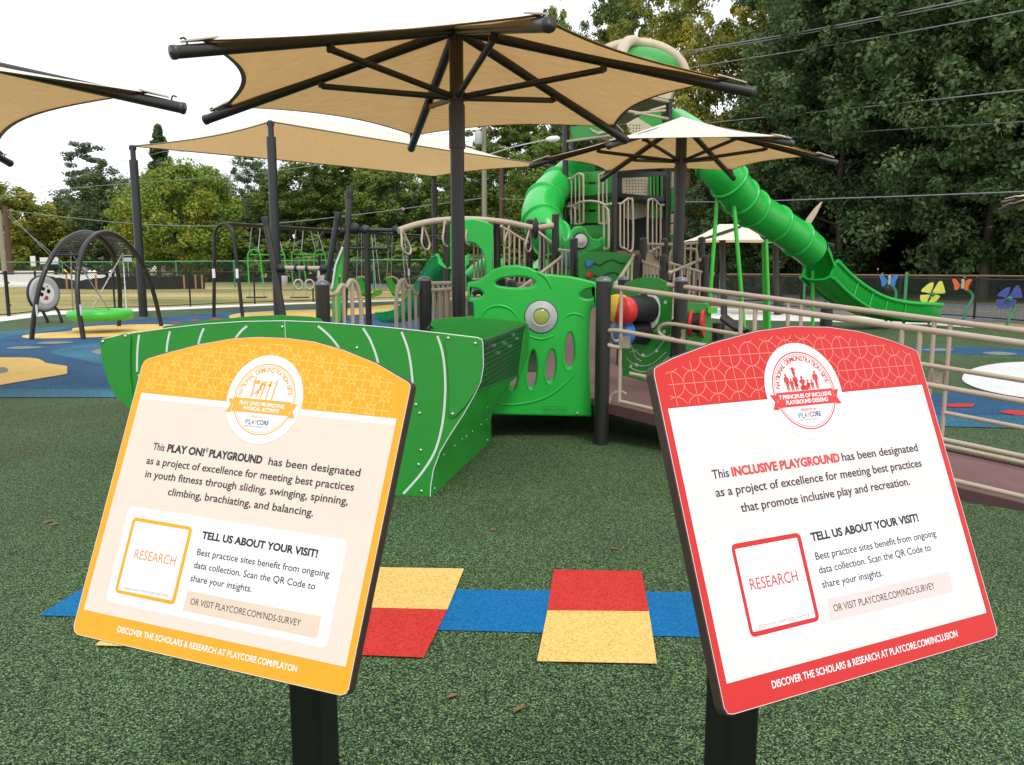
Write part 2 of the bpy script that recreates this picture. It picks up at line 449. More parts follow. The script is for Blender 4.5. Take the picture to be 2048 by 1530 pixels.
far = [(-500, 672), (-200, 650), (0, 633), (100, 622), (250, 618), (400, 612), (600, 605), (900, 596.5), (1100, 595), (1300, 605), (1450, 616), (1640, 628), (1855, 640), (2048, 654), (2400, 680)]
gp = [G(*p) for p in near]
surf = [V((-14, -4, 0)), V((14, -4, 0))] + gp[::-1]
sheet('rubber_play_surface', surf, 0.0, GREEN)
sheet('concrete_path', [G(*p) for p in near] + [G(*p) for p in far[::-1]], -.006, M['concrete'])
rf = [(-400, 546), (485, 552), (870, 557), (1200, 565), (1440, 577), (1640, 591), (2048, 611), (2600, 640)]
rn = [(-400, 553), (485, 566), (870, 580), (1200, 596), (1440, 611), (1640, 625), (2048, 647), (2600, 690)]
sheet('road', [G(*p) for p in rn] + [G(*p) for p in rf[::-1]], -.014, M['asphalt'])
for off in (-.42, .42):
    mid = [lerp(G(*a), G(*c), .46) for a, c in zip(rn, rf)][3:]
    mid = [V((p.x, p.y + off, 0)) for p in mid]
    sheet('road_centre_line', mid + [p + V((0, .42, 0)) for p in mid[::-1]], -.008, M['lineyel'])
sheet('forest_floor', [V((8, 54, 0)), V((90, 20, 0)), V((120, 110, 0)), V((20, 130, 0)), V((0, 75, 0))], -.010, M['forestfloor'])
# blue stream with islands at the left
sheet('blue_rubber_pond', [(-420, 795), (260, 796), (330, 790), (640, 740), (900, 690), (900, 624), (840, 612), (640, 614), (470, 622), (300, 636), (120, 653), (0, 665), (-420, 690)], .004, BLUE)
sheet('aqua_rubber_band', [(-420, 778), (0, 779), (300, 780), (300, 796), (-420, 795)], .008, AQUA)
sheet('aqua_rubber_band', smooth_loop([V((p.x, p.y)) for p in [G(100, 705), G(170, 690), G(260, 684), G(330, 690), G(330, 740), G(240, 738), G(160, 720)]], 4), .008, AQUA)
sheet('aqua_rubber_band', [(-420, 690), (0, 664), (120, 653), (180, 650), (120, 660), (0, 676), (-420, 708)], .008, AQUA)
sheet('tan_rubber_island', [(-140, 700), (-60, 714), (0, 716), (40, 716), (72, 718), (86, 723), (92, 727), (118, 731), (134, 734), (134, 740), (134, 746), (130, 750), (70, 760), (0, 772), (-140, 800), (-260, 750)], .012, TAN, 3)
sheet('grey_rubber_dot', [(-30, 742), (4, 736), (17, 742), (4, 748)], .016, GREYR, 6)
sheet('tan_rubber_island', [(44, 673), (75, 668), (140, 663), (148, 657), (200, 652), (280, 649.5), (345, 650), (400, 655), (330, 668), (200, 675), (70, 678)], .012, TAN, 4)
for (x0, x1, y) in ((73, 148, 686.5), (12, 90, 696.5)):
    sheet('grey_rubber_dot', [(x0, y + 1.5), ((x0 + x1) / 2 - 12, y - 2.5), (x1, y - 1.5), ((x0 + x1) / 2, y + 2.5)], .012, GREYR, 5)
sheet('olive_rubber_dot', [(182, 704), (205, 698), (240, 697), (240, 712), (200, 710)], .012, GREYR, 4)
sheet('tan_rubber_island', [(458, 634), (480, 627), (560, 622), (700, 617), (780, 610), (850, 609), (870, 613), (820, 622), (700, 631), (560, 640), (480, 640)], .012, TAN, 4)
for i, (x, y) in enumerate([(352, 646), (388, 641), (430, 638), (378, 648), (412, 644), (440, 641), (366, 650), (458, 639)]):
    sheet('red_rubber_dot', [(x - 12, y), (x, y - 1.2), (x + 14, y), (x, y + 1.4)], .010, REDR, 3)
# right hand side
sheet('blue_rubber_band', [(1740, 698), (1842, 693), (2048, 698), (2300, 710), (2300, 730), (2048, 713), (1850, 706)], .004, BLUE, 3)
sheet('grey_rubber_dot', [(1842, 700), (1880, 697), (1908, 700), (1880, 703)], .008, GREYR, 5)
sheet('grey_rubber_dot', [(1965, 706), (2000, 704), (2035, 709), (2000, 711)], .008, GREYR, 5)
sheet('white_rubber_circle', [(1924, 758), (1940, 741), (1990, 729), (2070, 725), (2200, 735), (2260, 765), (2160, 795), (2080, 800), (1990, 787), (1940, 772)], .012, WHT, 4)
sheet('blue_rubber_band', [(1790, 800), (1850, 790), (1960, 780), (2070, 792), (2300, 800), (2300, 880), (2048, 858), (1840, 850)], .004, BLUE)
sheet('aqua_rubber_band', [(1790, 832), (2048, 832), (2300, 850), (2300, 880), (2048, 858), (1790, 852)], .008, AQUA)
sheet('red_rubber_arrow', [(1876, 810), (1950, 809), (1944, 816), (1900, 816)], .012, REDR)
sheet('red_rubber_arrow', [(1996, 826), (2020, 822), (2120, 830), (2100, 836), (2030, 832)], .012, REDR)
# hopping path in front of the signs
sheet('blue_rubber_strip', [(78, 1232), (168, 1176), (880, 1180), (1500, 1187), (1520, 1279), (890, 1262)], .004, BRIGHT)
for nm, q, m_ in (('yellow_rubber_tile', [(745, 1137), (928, 1140), (895, 1222), (690, 1217)], TAN), ('red_rubber_tile', [(690, 1217), (895, 1222), (847, 1319), (618, 1309)], REDR),
                  ('red_rubber_tile', [(1107, 1142), (1283, 1145), (1298, 1226), (1095, 1224)], REDR), ('yellow_rubber_tile', [(1095, 1224), (1298, 1226), (1314, 1331), (1074, 1326)], TAN),
                  ('red_rubber_tile', [(375, 1132), (560, 1135), (490, 1214), (290, 1211)], REDR), ('yellow_rubber_tile', [(290, 1211), (490, 1214), (415, 1302), (190, 1294)], TAN)):
    sheet(nm, q, .008, m_)
# ================================================================== the two information signs
S_ = 1.0606
def printmat(name, col, rough=.33):
    return mat(name, col, rough, var=.03, vscale=9, dirt=.4, spec=.3)
PR = {'y_top': printmat('print_yellow', (.78, .375, .018)), 'y_line': printmat('print_pale_yellow', (.92, .62, .14)), 'y_in': printmat('print_cream', (.755, .65, .56)),
      'r_top': printmat('print_red', (.60, .027, .025)), 'r_line': printmat('print_pale_red', (.78, .26, .20)), 'r_in': printmat('print_blush', (.79, .70, .695)),
      'white': printmat('print_white', (.86, .87, .88)), 'ink': mat('print_black_ink', (.012, .013, .016), .35), 'r_ink': mat('print_red_ink', (.66, .035, .035), .35), 'y_ink': mat('print_amber_ink', (.84, .40, .035), .35),
      'qr_y': mat('print_orange_ink', (.72, .27, .05), .35), 'url': mat('print_mauve_ink', (.42, .24, .24), .4),
      'navy': mat('print_navy_ink', (.03, .03, .22), .35), 'logo_green': mat('print_green_ink', (.02, .35, .18), .35), 'logo_red': mat('print_magenta_ink', (.62, .05, .10), .35), 'logo_orange': mat('print_peach_ink', (.75, .38, .12), .35)}
M['phenolic'] = mat('phenolic_core_edge', (.055, .032, .026), .5, var=.2)
def sign(name, label, O, A, B, cfg):
    O, A, B = V(O), V(A).normalized(), V(B)
    B = (B - A * B.dot(A)).normalized(); N = A.cross(B)
    O = V((0, 0, CH)) + (O - V((0, 0, CH))) * S_
    k = S_
    sc = lambda L: [(u * k, v * k) for u, v in L]
    base = O + B * (.30 * k) - N * (.20 * k)
    root = thing(name, label, 'sign', (base.x, base.y, 0))
    o = root.location.copy()
    # square steel post with rounded corners, cut under the panel
    yaw = math.atan2(A.y, A.x)
    ux, uy = V((math.cos(yaw), math.sin(yaw), 0)), V((0, 0, 1))
    pm = MB(o)
    px, py = V((math.cos(yaw), math.sin(yaw), 0)), V((-math.sin(yaw), math.cos(yaw), 0))
    prof = rrect(-.039, -.039, .039, .039, .008, 3)
    vs = []
    zt = base.z + .03
    for zz in (0, zt):
        for x, y in prof: vs.append(V((base.x, base.y, 0)) + px * x + py * y + V((0, 0, zz)))
    n = len(prof)
    pm.add(vs, [(i, (i + 1) % n, n + (i + 1) % n, n + i) for i in range(n)] + [tuple(range(n, 2 * n))])
    # tilted mounting plate behind the panel
    pm.add([O + A * a_ + B * b_ - N * c_ for a_ in (-.10, .10) for b_ in (-.02, .30) for c_ in (.024, .032)], [(0, 1, 3, 2), (4, 6, 7, 5), (0, 4, 5, 1), (2, 3, 7, 6), (0, 2, 6, 4), (1, 5, 7, 3)])
    pm.add([O + A * a_ + B * b_ - N * c_ for a_ in (-.03, .03) for b_ in (.26, .35) for c_ in (.030, .19)], [(0, 1, 3, 2), (4, 6, 7, 5), (0, 4, 5, 1), (2, 3, 7, 6), (0, 2, 6, 4), (1, 5, 7, 3)])
    pm.build('post', M['black'], root)
    out = sc(cfg['outer'])
    t = .021
    pb = MB(o); pb.plate([out], O - N * (t / 2), A, B, t, .0012)
    panel = pb.build('panel', M['phenolic'], root)
    Lf = lambda i: O + N * (.0004 + .00016 * i)
    def layer(nm, loops, i, m):
        b = MB(o)
        for lp in loops: b.plate([sc(lp)] if not isinstance(lp[0], list) else [sc(q) for q in lp], Lf(i), A, B, 0)
        return b.build(nm, m, panel)
    inset = [(u * .993, v - .0022 if v > .3 else v + .0018) for u, v in cfg['outer']]
    layer('printed_face', [inset], 0, cfg['top'])
    b = MB(o); b.tube([Lf(0) + A * (u * k) + B * (v * k) for u, v in inset], .00045, 5, closed=True); b.build('face_edge', PR['white'], panel)
    # header pattern (thin printed lines)
    w_ = .00055
    pb = MB(o); Op = Lf(1)
    def ok(u, v): return abs(u) < .266 and cfg['iv'] + .001 < v < cfg['arc'](u) - .015
    def seg(p, q):
        if not (ok(*p) and ok(*q)): return
        d = V((q[0] - p[0], q[1] - p[1])); 
        if d.length < 1e-6: return
        d.normalize(); e = V((-d.y, d.x)) * w_
        pb.add([Op + A * ((x + sx * e.x) * k) + B * ((y + sx * e.y) * k) for (x, y), sx in ((p, 1), (q, 1), (q, -1), (p, -1))], [(3, 2, 1, 0)])
    def line(p, q, n=40):
        for i in range(n):
            f = lambda j: (lerp(p[0], q[0], j / n), lerp(p[1], q[1], j / n))
            seg(f(i), f(i + 1))
    def circ(c, r, n=30):
        a = arc(c, r, 0, 360, n)
        for i in range(n): seg(a[i], a[i + 1])
    cu, cv, s, rr = cfg['pat']
    if cfg['stars']:
        pv = .0246
        for j in range(-4, 5):
            for i in range(-8, 15):
                ou = cu + (i + (.5 if j % 2 else 0)) * s; ov = cv + j * pv
                circ((ou, ov), rr); line((ou - rr, ov), (ou + rr, ov), 10); line((ou, ov - rr), (ou, ov + rr), 10)
                su = ou + s / 2; h = .0100
                line((su - h, ov - h), (su + h, ov + h), 8); line((su - h, ov + h), (su + h, ov - h), 8)
    else:
        for i in range(-6, 16):
            line((cu + i * s, .3), (cu + i * s, .56), 60)
            for j in range(-3, 4): circ((cu + i * s, cv + j * s), rr)
        for j in range(-3, 4): line((-.27, cv + j * s), (.27, cv + j * s), 80)
    pb.build('header_pattern', cfg['line'], panel)
    # inner field: white band above the tinted field
    ii = cfg['inner']
    layer('white_band', [ii], 1, PR['white'])
    tl, tr = ii[3], ii[2]
    field = [ii[0], ii[1], (tr[0], tr[1] - .0105), (tl[0], tl[1] - .0105)]
    layer('tinted_field', [field], 2, cfg['in'])
    def rq(q, r):
        q = [V(p) for p in q]; res = []
        for i in range(4):
            a, c, d = q[i - 1], q[i], q[(i + 1) % 4]
            e1, e2 = (a - c).normalized(), (d - c).normalized()
            for j in range(6):
                tt = j / 5; p0, p1, p2 = c + e1 * r, c, c + e2 * r
                res.append(tuple(p0 * (1 - tt) ** 2 + p1 * 2 * tt * (1 - tt) + p2 * tt ** 2))
        return res
    layer('info_box', [rq(cfg['wbox'], .012)], 3, PR['white'])
    layer('link_strip', [cfg['bbox']], 4, cfg['strip'])
    # frame of the scan box (its code is left blank)
    layer('scan_frame', [[rq(cfg['qo'], .010), rq(cfg['qi'], .002)[::-1]]], 4, cfg['ink2'])
    # badge
    bc, bu, bv, rv = cfg['badge']
    ell = lambda s_: [(bc[0] + bu * s_ * math.cos(a), bc[1] + bv * s_ * math.sin(a)) for a in [2 * math.pi * i / 72 for i in range(72)]]
    badge = layer('badge', [ell(1)], 5, PR['white'])
    def sub(nm, loops, i, m):
        b = MB(o)
        for lp in loops: b.plate([sc(q) for q in lp], Lf(i), A, B, 0)
        return b.build(nm, m, panel)
    g = rv
    sub('badge_ring', [[ell(g), ell(g - .028)[::-1]], [ell(g - .052), ell(g - .066)[::-1]]], 6, cfg['ink'])
    # silhouettes inside the badge (own 2D shapes)
    sb = MB(o)
    for lp in cfg['figure'](bc): sb.plate([sc(lp)], Lf(7), A, B, 0)
    sb.build('badge_picture', cfg['ink'], panel)
    rb = cfg['rib']; tL, tR = cfg['tail']
    (x0, y0), (x1, y1) = rb[3], rb[1]
    ribbon = [[rb[3], rb[2], rb[1], rb[0]]]
    ym = (tL[0][1] + tL[1][1]) / 2; ym2 = (tR[0][1] + tR[1][1]) / 2
    tails = [[[tL[0], (rb[0][0] - .001, tL[0][1] - .0015), (rb[3][0] - .001, tL[1][1] - .001), tL[1], (tL[0][0] + .0075, ym)]],
             [[tR[0], (tR[0][0] - .0075, ym2), tR[1], (rb[2][0] + .001, tR[1][1] - .0005), (rb[1][0] + .001, tR[0][1] - .0005)]]]
    sub('badge_ribbon', [ribbon] + [t_ for t_ in tails], 8, cfg['ink'])
    # lettering
    def words(nm, items, i, m):
        b = MB(o)
        for (txt, u0, u1, v0, v1, cap, bold) in items:
            b.text(txt, u0 * k, u1 * k, v0 * k, v1 * k, cap * k, Lf(i), A, B, bold)
        return b.build(nm, m, panel)
    for nm, items, i, m in cfg['words']: words(nm, items, i, m)
    # letters round the top of the badge
    b = MB(o); s0 = 'NATIONAL DEMONSTRATION SITE'
    wd = {'I': .35, ' ': .45, 'M': 1.15, 'O': 1.1, 'N': 1.05, 'D': 1.0}
    W_ = [wd.get(c, .85) for c in s0]; tot = sum(W_); acc = 0
    a0, a1 = cfg['arcspan']
    for ch, wi in zip(s0, W_):
        ang = R(a0 + (a1 - a0) * (acc + wi / 2) / tot); acc += wi
        if ch == ' ': continue
        er = g - .19
        c = V((bc[0] + bu * er * math.cos(ang), bc[1] + bv * er * math.sin(ang)))
        d = V((math.sin(ang), -math.cos(ang)))   # writing direction
        A2 = A * d.x + B * d.y; B2 = N.cross(A2)
        hw = .0033 * wi
        b.text(ch, -hw * k, hw * k, -.0004 * k, -.0004 * k, .0086 * k, Lf(7) + A * c.x * k + B * c.y * k, A2, B2, .022)
    b.build('badge_lettering', cfg['ink'], panel)
    return root
OUT_Y = [(-.2733, .4758), (-.2257, .4923), (-.1589, .5136), (-.0889, .5301), (-.0335, .5373), (.029, .54), (.0876, .5379), (.1499, .5279), (.222, .509), (.2884, .4821), (.2935, .4785), (.2954, .4740), (.2873, .0381), (.2866, -.0240), (.2835, -.0320), (.2743, -.0363), (-.2735, -.0460), (-.2830, -.0420), (-.2877, -.0337), (-.2825, .4600), (-.2795, .4700)]
OUT_R = [(-.2800, .4650), (-.2473, .4765), (-.1643, .4972), (-.0717, .5129), (.0076, .5180), (.0867, .5135), (.1563, .5027), (.2247, .4839), (.2780, .4640), (.2840, .4600), (.2864, .4517), (.2873, -.0330), (.2835, -.0405), (.2743, -.0430), (-.2741, -.0425), (-.2825, -.0400), (-.2868, -.0314), (-.2870, .4520), (-.2850, .4610)]
def bar(p, q, w0, w1=None):
    w1 = w0 if w1 is None else w1
    d = (V(q) - V(p)).normalized(); e = V((-d.y, d.x))
    return [tuple(V(p) + e * w0), tuple(V(p) - e * w0), tuple(V(q) - e * w1), tuple(V(q) + e * w1)]
def blob(c, rx, ry, n=14): return [(c[0] + rx * math.cos(2 * math.pi * i / n), c[1] + ry * math.sin(2 * math.pi * i / n)) for i in range(n)]
def fig_bars(c):
    x, y = c; f = lambda a, b: (x + a * .86, y + b * .80)
    return [bar(f(-.034, .0), f(-.031, .049), .0016), bar(f(-.010, .0), f(-.004, .040), .0014), bar(f(.004, .0), f(.009, .043), .0013), bar(f(.018, .0), f(.023, .046), .0016, .0013),
            bar(f(-.031, .041), f(.022, .039), .0006), blob(f(-.024, .036), .0062, .0030), blob(f(-.010, .034), .0050, .0030), blob(f(.006, .033), .0045, .0026),
            bar(f(-.012, .036), f(-.013, .025), .0010, .0017), blob(f(-.0155, .0285), .0022, .0026), bar(f(-.013, .026), f(-.020, .014), .0030, .0024), bar(f(-.020, .015), f(-.031, .008), .0018, .0008), bar(f(-.018, .015), f(-.021, .005), .0018, .0008)]
def fig_people(c):
    x, y = c; f = lambda a, b: (x + a * .88, y + b * .82); L = []
    def man(px, h, w_=1.0, skirt=False):
        L.append(blob(f(px, h - .0028), .0021 * w_, .0027)); L.append(smooth_loop([f(px - .0045 * w_, h - .0085), f(px - .002, h - .006), f(px + .002, h - .006), f(px + .0045 * w_, h - .0085), f(px + .0036 * w_, h * .52), f(px + .003 * w_, h * .45), f(px - .003 * w_, h * .45), f(px - .0036 * w_, h * .52)], 3))
        if skirt: L.append([f(px - .002, h * .6), f(px + .002, h * .6), f(px + .0055 * w_, h * .26), f(px - .0055 * w_, h * .26)])
        L.append(bar(f(px - .0016, h * .47), f(px - .0018, 0), .0016, .0010)); L.append(bar(f(px + .0016, h * .47), f(px + .0022, 0), .0016, .0010))
        L.append(bar(f(px - .0042 * w_, h - .0085), f(px - .0058 * w_, h * .48), .0011, .0008)); L.append(bar(f(px + .0042 * w_, h - .0085), f(px + .0058 * w_, h * .48), .0011, .0008))
    man(-.037, .036); man(-.0265, .027, .8); man(-.016, .035, 1.0, True)
    L.append(blob(f(-.0165, .0465), .0021, .0026)); L.append(bar(f(-.016, .045), f(-.016, .034), .0030, .0034)); L.append(bar(f(-.018, .042), f(-.0225, .048), .0009)); L.append(bar(f(-.014, .042), f(-.009, .047), .0009))
    man(.000, .029, 1.2)
    for q in (-.003, .006): L.append(blob(f(q, .0045), .0045, .0045))
    man(.013, .021, .8, True); L.append(bar(f(.0095, .0192), f(.0165, .0192), .0007)); man(.0225, .021, .75); man(.034, .038, 1.1)
    return L
iY = [(-.2725, .0), (.2724, .0087), (.2789, .4152), (-.266, .4065)]
iR = [(-.2725, .0), (.2725, -.0012), (.2716, .3958), (-.2734, .397)]
cap = .0134
cfgY = dict(outer=OUT_Y, inner=iY, iv=.411, arc=lambda u: .54 - .75 * (u - .02) ** 2, pat=(-.2014, .4507, .0475, .0171), stars=True,
    top=PR['y_top'], line=PR['y_line'], ink=PR['y_ink'], ink2=PR['y_top'], wbox=[(-.2273, .1954), (.232, .2039), (.2313, .0299), (-.2285, .0232)], bbox=[(-.0585, .0714), (.2114, .0766), (.212, .0412), (-.0598, .0368)],
    qo=[(-.2129, .1775), (-.078, .179), (-.079, .0426), (-.2139, .0412)], qi=[(-.2063, .1709), (-.0849, .1728), (-.0864, .0493), (-.2073, .047)],
    badge=((.0105, .4220), .0800, .0815, .812), rib=[(-.0529, .4199), (.0693, .4219), (.0687, .3968), (-.0533, .394)], tail=([(-.0654, .4173), (-.0658, .3921)], [(.0821, .42), (.0817, .3941)]), arcspan=(178, 12), figure=fig_bars)
cfgY['in'] = PR['y_in']; cfgY['strip'] = printmat('print_tan_strip', (.735, .585, .47))
cfgY['words'] = [
    ('lettering', [('This', -.2069, -.1805, .3035, .304, cap, .011), ('has been designated', .0482, .2313, .3075, .3107, cap, .011),
        ('as a project of excellence for meeting best practices', -.2139, .2248, .2763, .2852, cap, .011), ('in youth fitness through sliding, swinging, spinning,', -.2091, .2189, .2518, .2608, cap, .011),
        ('climbing, brachiating, and balancing.', -.1493, .1579, .2267, .2327, cap, .011)], 5, PR['ink']),
    ('invitation_lettering', [('Best practice sites benefit from ongoing', -.0572, .211, .1332, .1397, .0113, .009), ('data collection. Scan the QR Code to', -.0574, .1893, .111, .1159, .0113, .009), ('share your insights.', -.0581, .0698, .0878, .0912, .0113, .009)], 5, PR['ink']),
    ('link_lettering', [('OR VISIT PLAYCORE.COM/NDS-SURVEY', -.0472, .176, .0498, .0543, .0108, .0)], 5, PR['ink']),
    ('bold_lettering', [('PLAY ON!', -.1739, -.0905, .3042, .3056, cap, .040), ('®', -.0885, -.0835, .3130, .3130, .0085, .004), ('PLAYGROUND', -.0795, .0345, .3058, .3075, cap, .040)], 5, PR['ink']), ('bold_heading', [('TELL US ABOUT YOUR VISIT!', -.0547, .1819, .1626, .1677, .0124, .040)], 5, PR['ink']),
    ('footer_lettering', [('DISCOVER THE SCHOLARS & RESEARCH AT PLAYCORE.COM/PLAYON', -.1871, .1863, -.0233, -.0166, .0102, .014)], 2, PR['white']),
    ('scan_box_lettering', [('RESEARCH', -.1898, -.0974, .1059, .1082, .0165, .002)], 5, PR['qr_y']), ('scan_box_link', [('playcore.com/nds-survey', -.1945, -.0972, .0500, .0537, .0062, -.004)], 5, PR['url']),
    ('ribbon_lettering', [('PLAY ON!® PROMOTING', -.039, .0565, .4085, .4092, .0066, .028), ('PHYSICAL ACTIVITY', -.0294, .0483, .3990, .3998, .0066, .028)], 9, PR['white']),
    ('badge_small_print', [('PRESENTED BY', -.0085, .0237, .3864, .3868, .0042, 0)], 9, PR['y_ink']),
    ('logo_navy_letters', [('CORE', .0065, .0313, .3752, .3761, .0082, .012), ('L', -.0105, -.0055, .3735, .3737, .0098, .004), ('Building communities through play &', -.0181, .0205, .3694, .3709, .0024, .0)], 9, PR['navy']),
    ('logo_green_letter', [('P', -.018, -.0118, .3743, .3745, .0082, .004)], 9, PR['logo_green']), ('logo_red_letter', [('A', -.0058, .0010, .3746, .3749, .0076, .008)], 9, PR['logo_red']),
    ('logo_peach_letters', [('Y', .0006, .0070, .3742, .3745, .0088, .0), ('recreation', .0212, .0321, .3709, .3714, .0024, .0)], 9, PR['logo_orange'])]
cfgR = dict(outer=OUT_R, inner=iR, iv=.397, arc=lambda u: .518 - .70 * (u - .005) ** 2, pat=(-.2151, .4334, .0398, .0199), stars=False,
    top=PR['r_top'], line=PR['r_line'], ink=PR['r_ink'], ink2=PR['r_top'], wbox=[(-.2253, .2045), (.2309, .2006), (.227, .0325), (-.2331, .0347)], bbox=[(-.0609, .0792), (.2115, .0777), (.2092, .0438), (-.0632, .0458)],
    qo=[(-.2148, .1854), (-.0807, .1842), (-.0823, .0512), (-.2149, .051)], qi=[(-.2088, .1775), (-.0884, .1771), (-.0891, .0576), (-.2089, .0583)],
    badge=((-.0015, .4060), .0805, .0810, .815), rib=[(-.0614, .4052), (.0587, .4049), (.059, .3798), (-.0622, .3802)], tail=([(-.0757, .403), (-.0757, .3781)], [(.072, .4026), (.0716, .3779)]), arcspan=(174, 10), figure=fig_people)
cfgR['in'] = PR['r_in']; cfgR['strip'] = printmat('print_rose_strip', (.735, .60, .585))
cfgR['words'] = [
    ('lettering', [('This', -.2202, -.1890, .2838, .2838, cap, .011), ('has been designated', .0425, .2177, .2826, .2813, cap, .011),
        ('as a project of excellence for meeting best practices', -.2211, .2168, .2568, .2544, cap, .011), ('that promote inclusive play and recreation.', -.1816, .1777, .2287, .2271, cap, .011)], 5, PR['ink']),
    ('invitation_lettering', [('Best practice sites benefit from ongoing', -.0619, .2055, .1387, .1366, .0113, .009), ('data collection. Scan the QR Code to', -.0617, .1847, .1177, .116, .0113, .009), ('share your insights.', -.0621, .0657, .0962, .0937, .0113, .009)], 5, PR['ink']),
    ('link_lettering', [('OR VISIT PLAYCORE.COM/NDS-SURVEY', -.0509, .1703, .0584, .0556, .0108, .0)], 5, PR['ink']),
    ('bold_red_lettering', [('INCLUSIVE PLAYGROUND', -.1834, .0372, .2838, .2827, cap, .040)], 5, PR['r_ink']),
    ('bold_heading', [('TELL US ABOUT YOUR VISIT!', -.0615, .1751, .1675, .1664, .0124, .040)], 5, PR['ink']),
    ('footer_lettering', [('DISCOVER THE SCHOLARS & RESEARCH AT PLAYCORE.COM/INCLUSION', -.1962, .1926, -.0228, -.0246, .0102, .014)], 2, PR['white']),
    ('scan_box_lettering', [('RESEARCH', -.1957, -.1051, .1153, .114, .0165, .002)], 5, PR['r_ink']), ('scan_box_link', [('playcore.com/nds-survey', -.1966, -.0996, .0614, .0614, .0062, -.004)], 5, PR['url']),
    ('ribbon_lettering', [('7 PRINCIPLES OF INCLUSIVE', -.0575, .0540, .3938, .3932, .0066, .028), ('PLAYGROUND DESIGN®', -.0463, .0440, .3845, .3838, .0066, .028)], 9, PR['white']),
    ('badge_small_print', [('PRESENTED BY', -.0184, .0138, .3717, .371, .0042, 0)], 9, PR['r_ink']),
    ('logo_navy_letters', [('CORE', -.0030, .0211, .3610, .3607, .0082, .012), ('L', -.0195, -.0145, .3595, .3595, .0098, .004), ('Building communities through play &', -.0271, .0115, .3561, .356, .0024, .0)], 9, PR['navy']),
    ('logo_green_letter', [('P', -.027, -.0208, .3605, .3605, .0082, .004)], 9, PR['logo_green']), ('logo_red_letter', [('A', -.0150, -.0082, .3607, .3607, .0076, .008)], 9, PR['logo_red']),
    ('logo_peach_letters', [('Y', -.0086, -.0024, .3600, .3600, .0088, .0), ('recreation', .0122, .0233, .356, .356, .0024, .0)], 9, PR['logo_orange'])]
sign('information_sign', 'yellow bordered information sign headed PLAY ON! PLAYGROUND on a black post', (-.52315574, 1.29173301, .87296428), (.94013197, -.33788568, -.04455501), (.15916953, .31970471, .93405244), cfgY)
sign('information_sign', 'red bordered information sign about an INCLUSIVE PLAYGROUND on a black post', (.54850766, 1.16341022, .92622818), (.90994532, .41464209, .008453), (-.16465188, .34247681, .92498616), cfgR)
# ================================================================== near play equipment
def zf(x0, y0, s): return lambda pts: [(x0 + a * s, y0 + b * s) for a, b in pts]
def vuv(pts, a, b):
    a = V((a[0], a[1], 0)); d = (V((b[0], b[1], 0)) - a).normalized()
    r_ = []
    for p in pts:
        q = PL(p[0], p[1], a, a + d); r_.append(((q - a).dot(d), q.z))
    return a, d, r_
def vplate(mb, loops, a, b, t, bevel=.004, off=0.0, res=1, smooth=False):
    """plate standing in the vertical plane a-b, outlines read in that plane; off moves it towards its front"""
    L = []
    for lp in loops:
        O, d, uv = vuv(lp, a, b); L.append(uv)
    N = d.cross(V((0, 0, 1)))
    mb.plate(L, O + N * off, d, (0, 0, 1), t, bevel, res, smooth)
    return N
def bolts(par, pts, a, b, off, r=.012):
    for p in pts:
        mb = MB(par.parent.location if par.parent else par.location)
        q = PL(p[0], p[1], a, b); d = (V((b[0], b[1], 0)) - V((a[0], a[1], 0))).normalized(); N = d.cross(V((0, 0, 1)))
        mb.lathe(q + N * off, [(r, 0), (r * .95, r * .35), (r * .45, r * .7)], N, 8); mb.build('bolt', M['bolt'], par)
def perfmat():
    m, t, b = newmat('perforated_green_sheet'); L = t.links; N = t.nodes
    uv = N.new('ShaderNodeUVMap')
    br = N.new('ShaderNodeTexBrick'); br.offset = .5; br.inputs['Scale'].default_value = 1.0
    br.inputs['Brick Width'].default_value = .078; br.inputs['Row Height'].default_value = .037; br.inputs['Mortar Size'].default_value = .0152; br.inputs['Mortar Smooth'].default_value = 0
    br.inputs['Color1'].default_value = (0, 0, 0, 1); br.inputs['Color2'].default_value = (0, 0, 0, 1); br.inputs['Mortar'].default_value = (1, 1, 1, 1)
    L.new(uv.outputs[0], br.inputs['Vector']); g = br
    L.new(g.outputs['Color'], b.inputs['Alpha']); b.inputs['Base Color'].default_value = (.006, .045, .018, 1); b.inputs['Roughness'].default_value = .45
    return m
M['perf'] = perfmat()
def uvquad(name, q, m, parent, o):
    """flat quad with UVs in metres"""
    q = [V(p) for p in q]; n = 12; b = MB(o)
    b.grid([[lerp(lerp(q[0], q[1], i / n), lerp(q[3], q[2], i / n), j / n) for i in range(n + 1)] for j in range(n + 1)], False); ob = b.build(name, m, parent)
    ux = (q[2] - q[3]).normalized(); uy = (q[0] - q[3]); uy = (uy - ux * uy.dot(ux)).normalized()
    uv = ob.data.uv_layers.new(name='UVMap')
    for lo in ob.data.loops:
        p = ob.data.vertices[lo.vertex_index].co + V(o) - q[3]; uv.data[lo.index].uv = (p.dot(ux), p.dot(uy))
    return ob
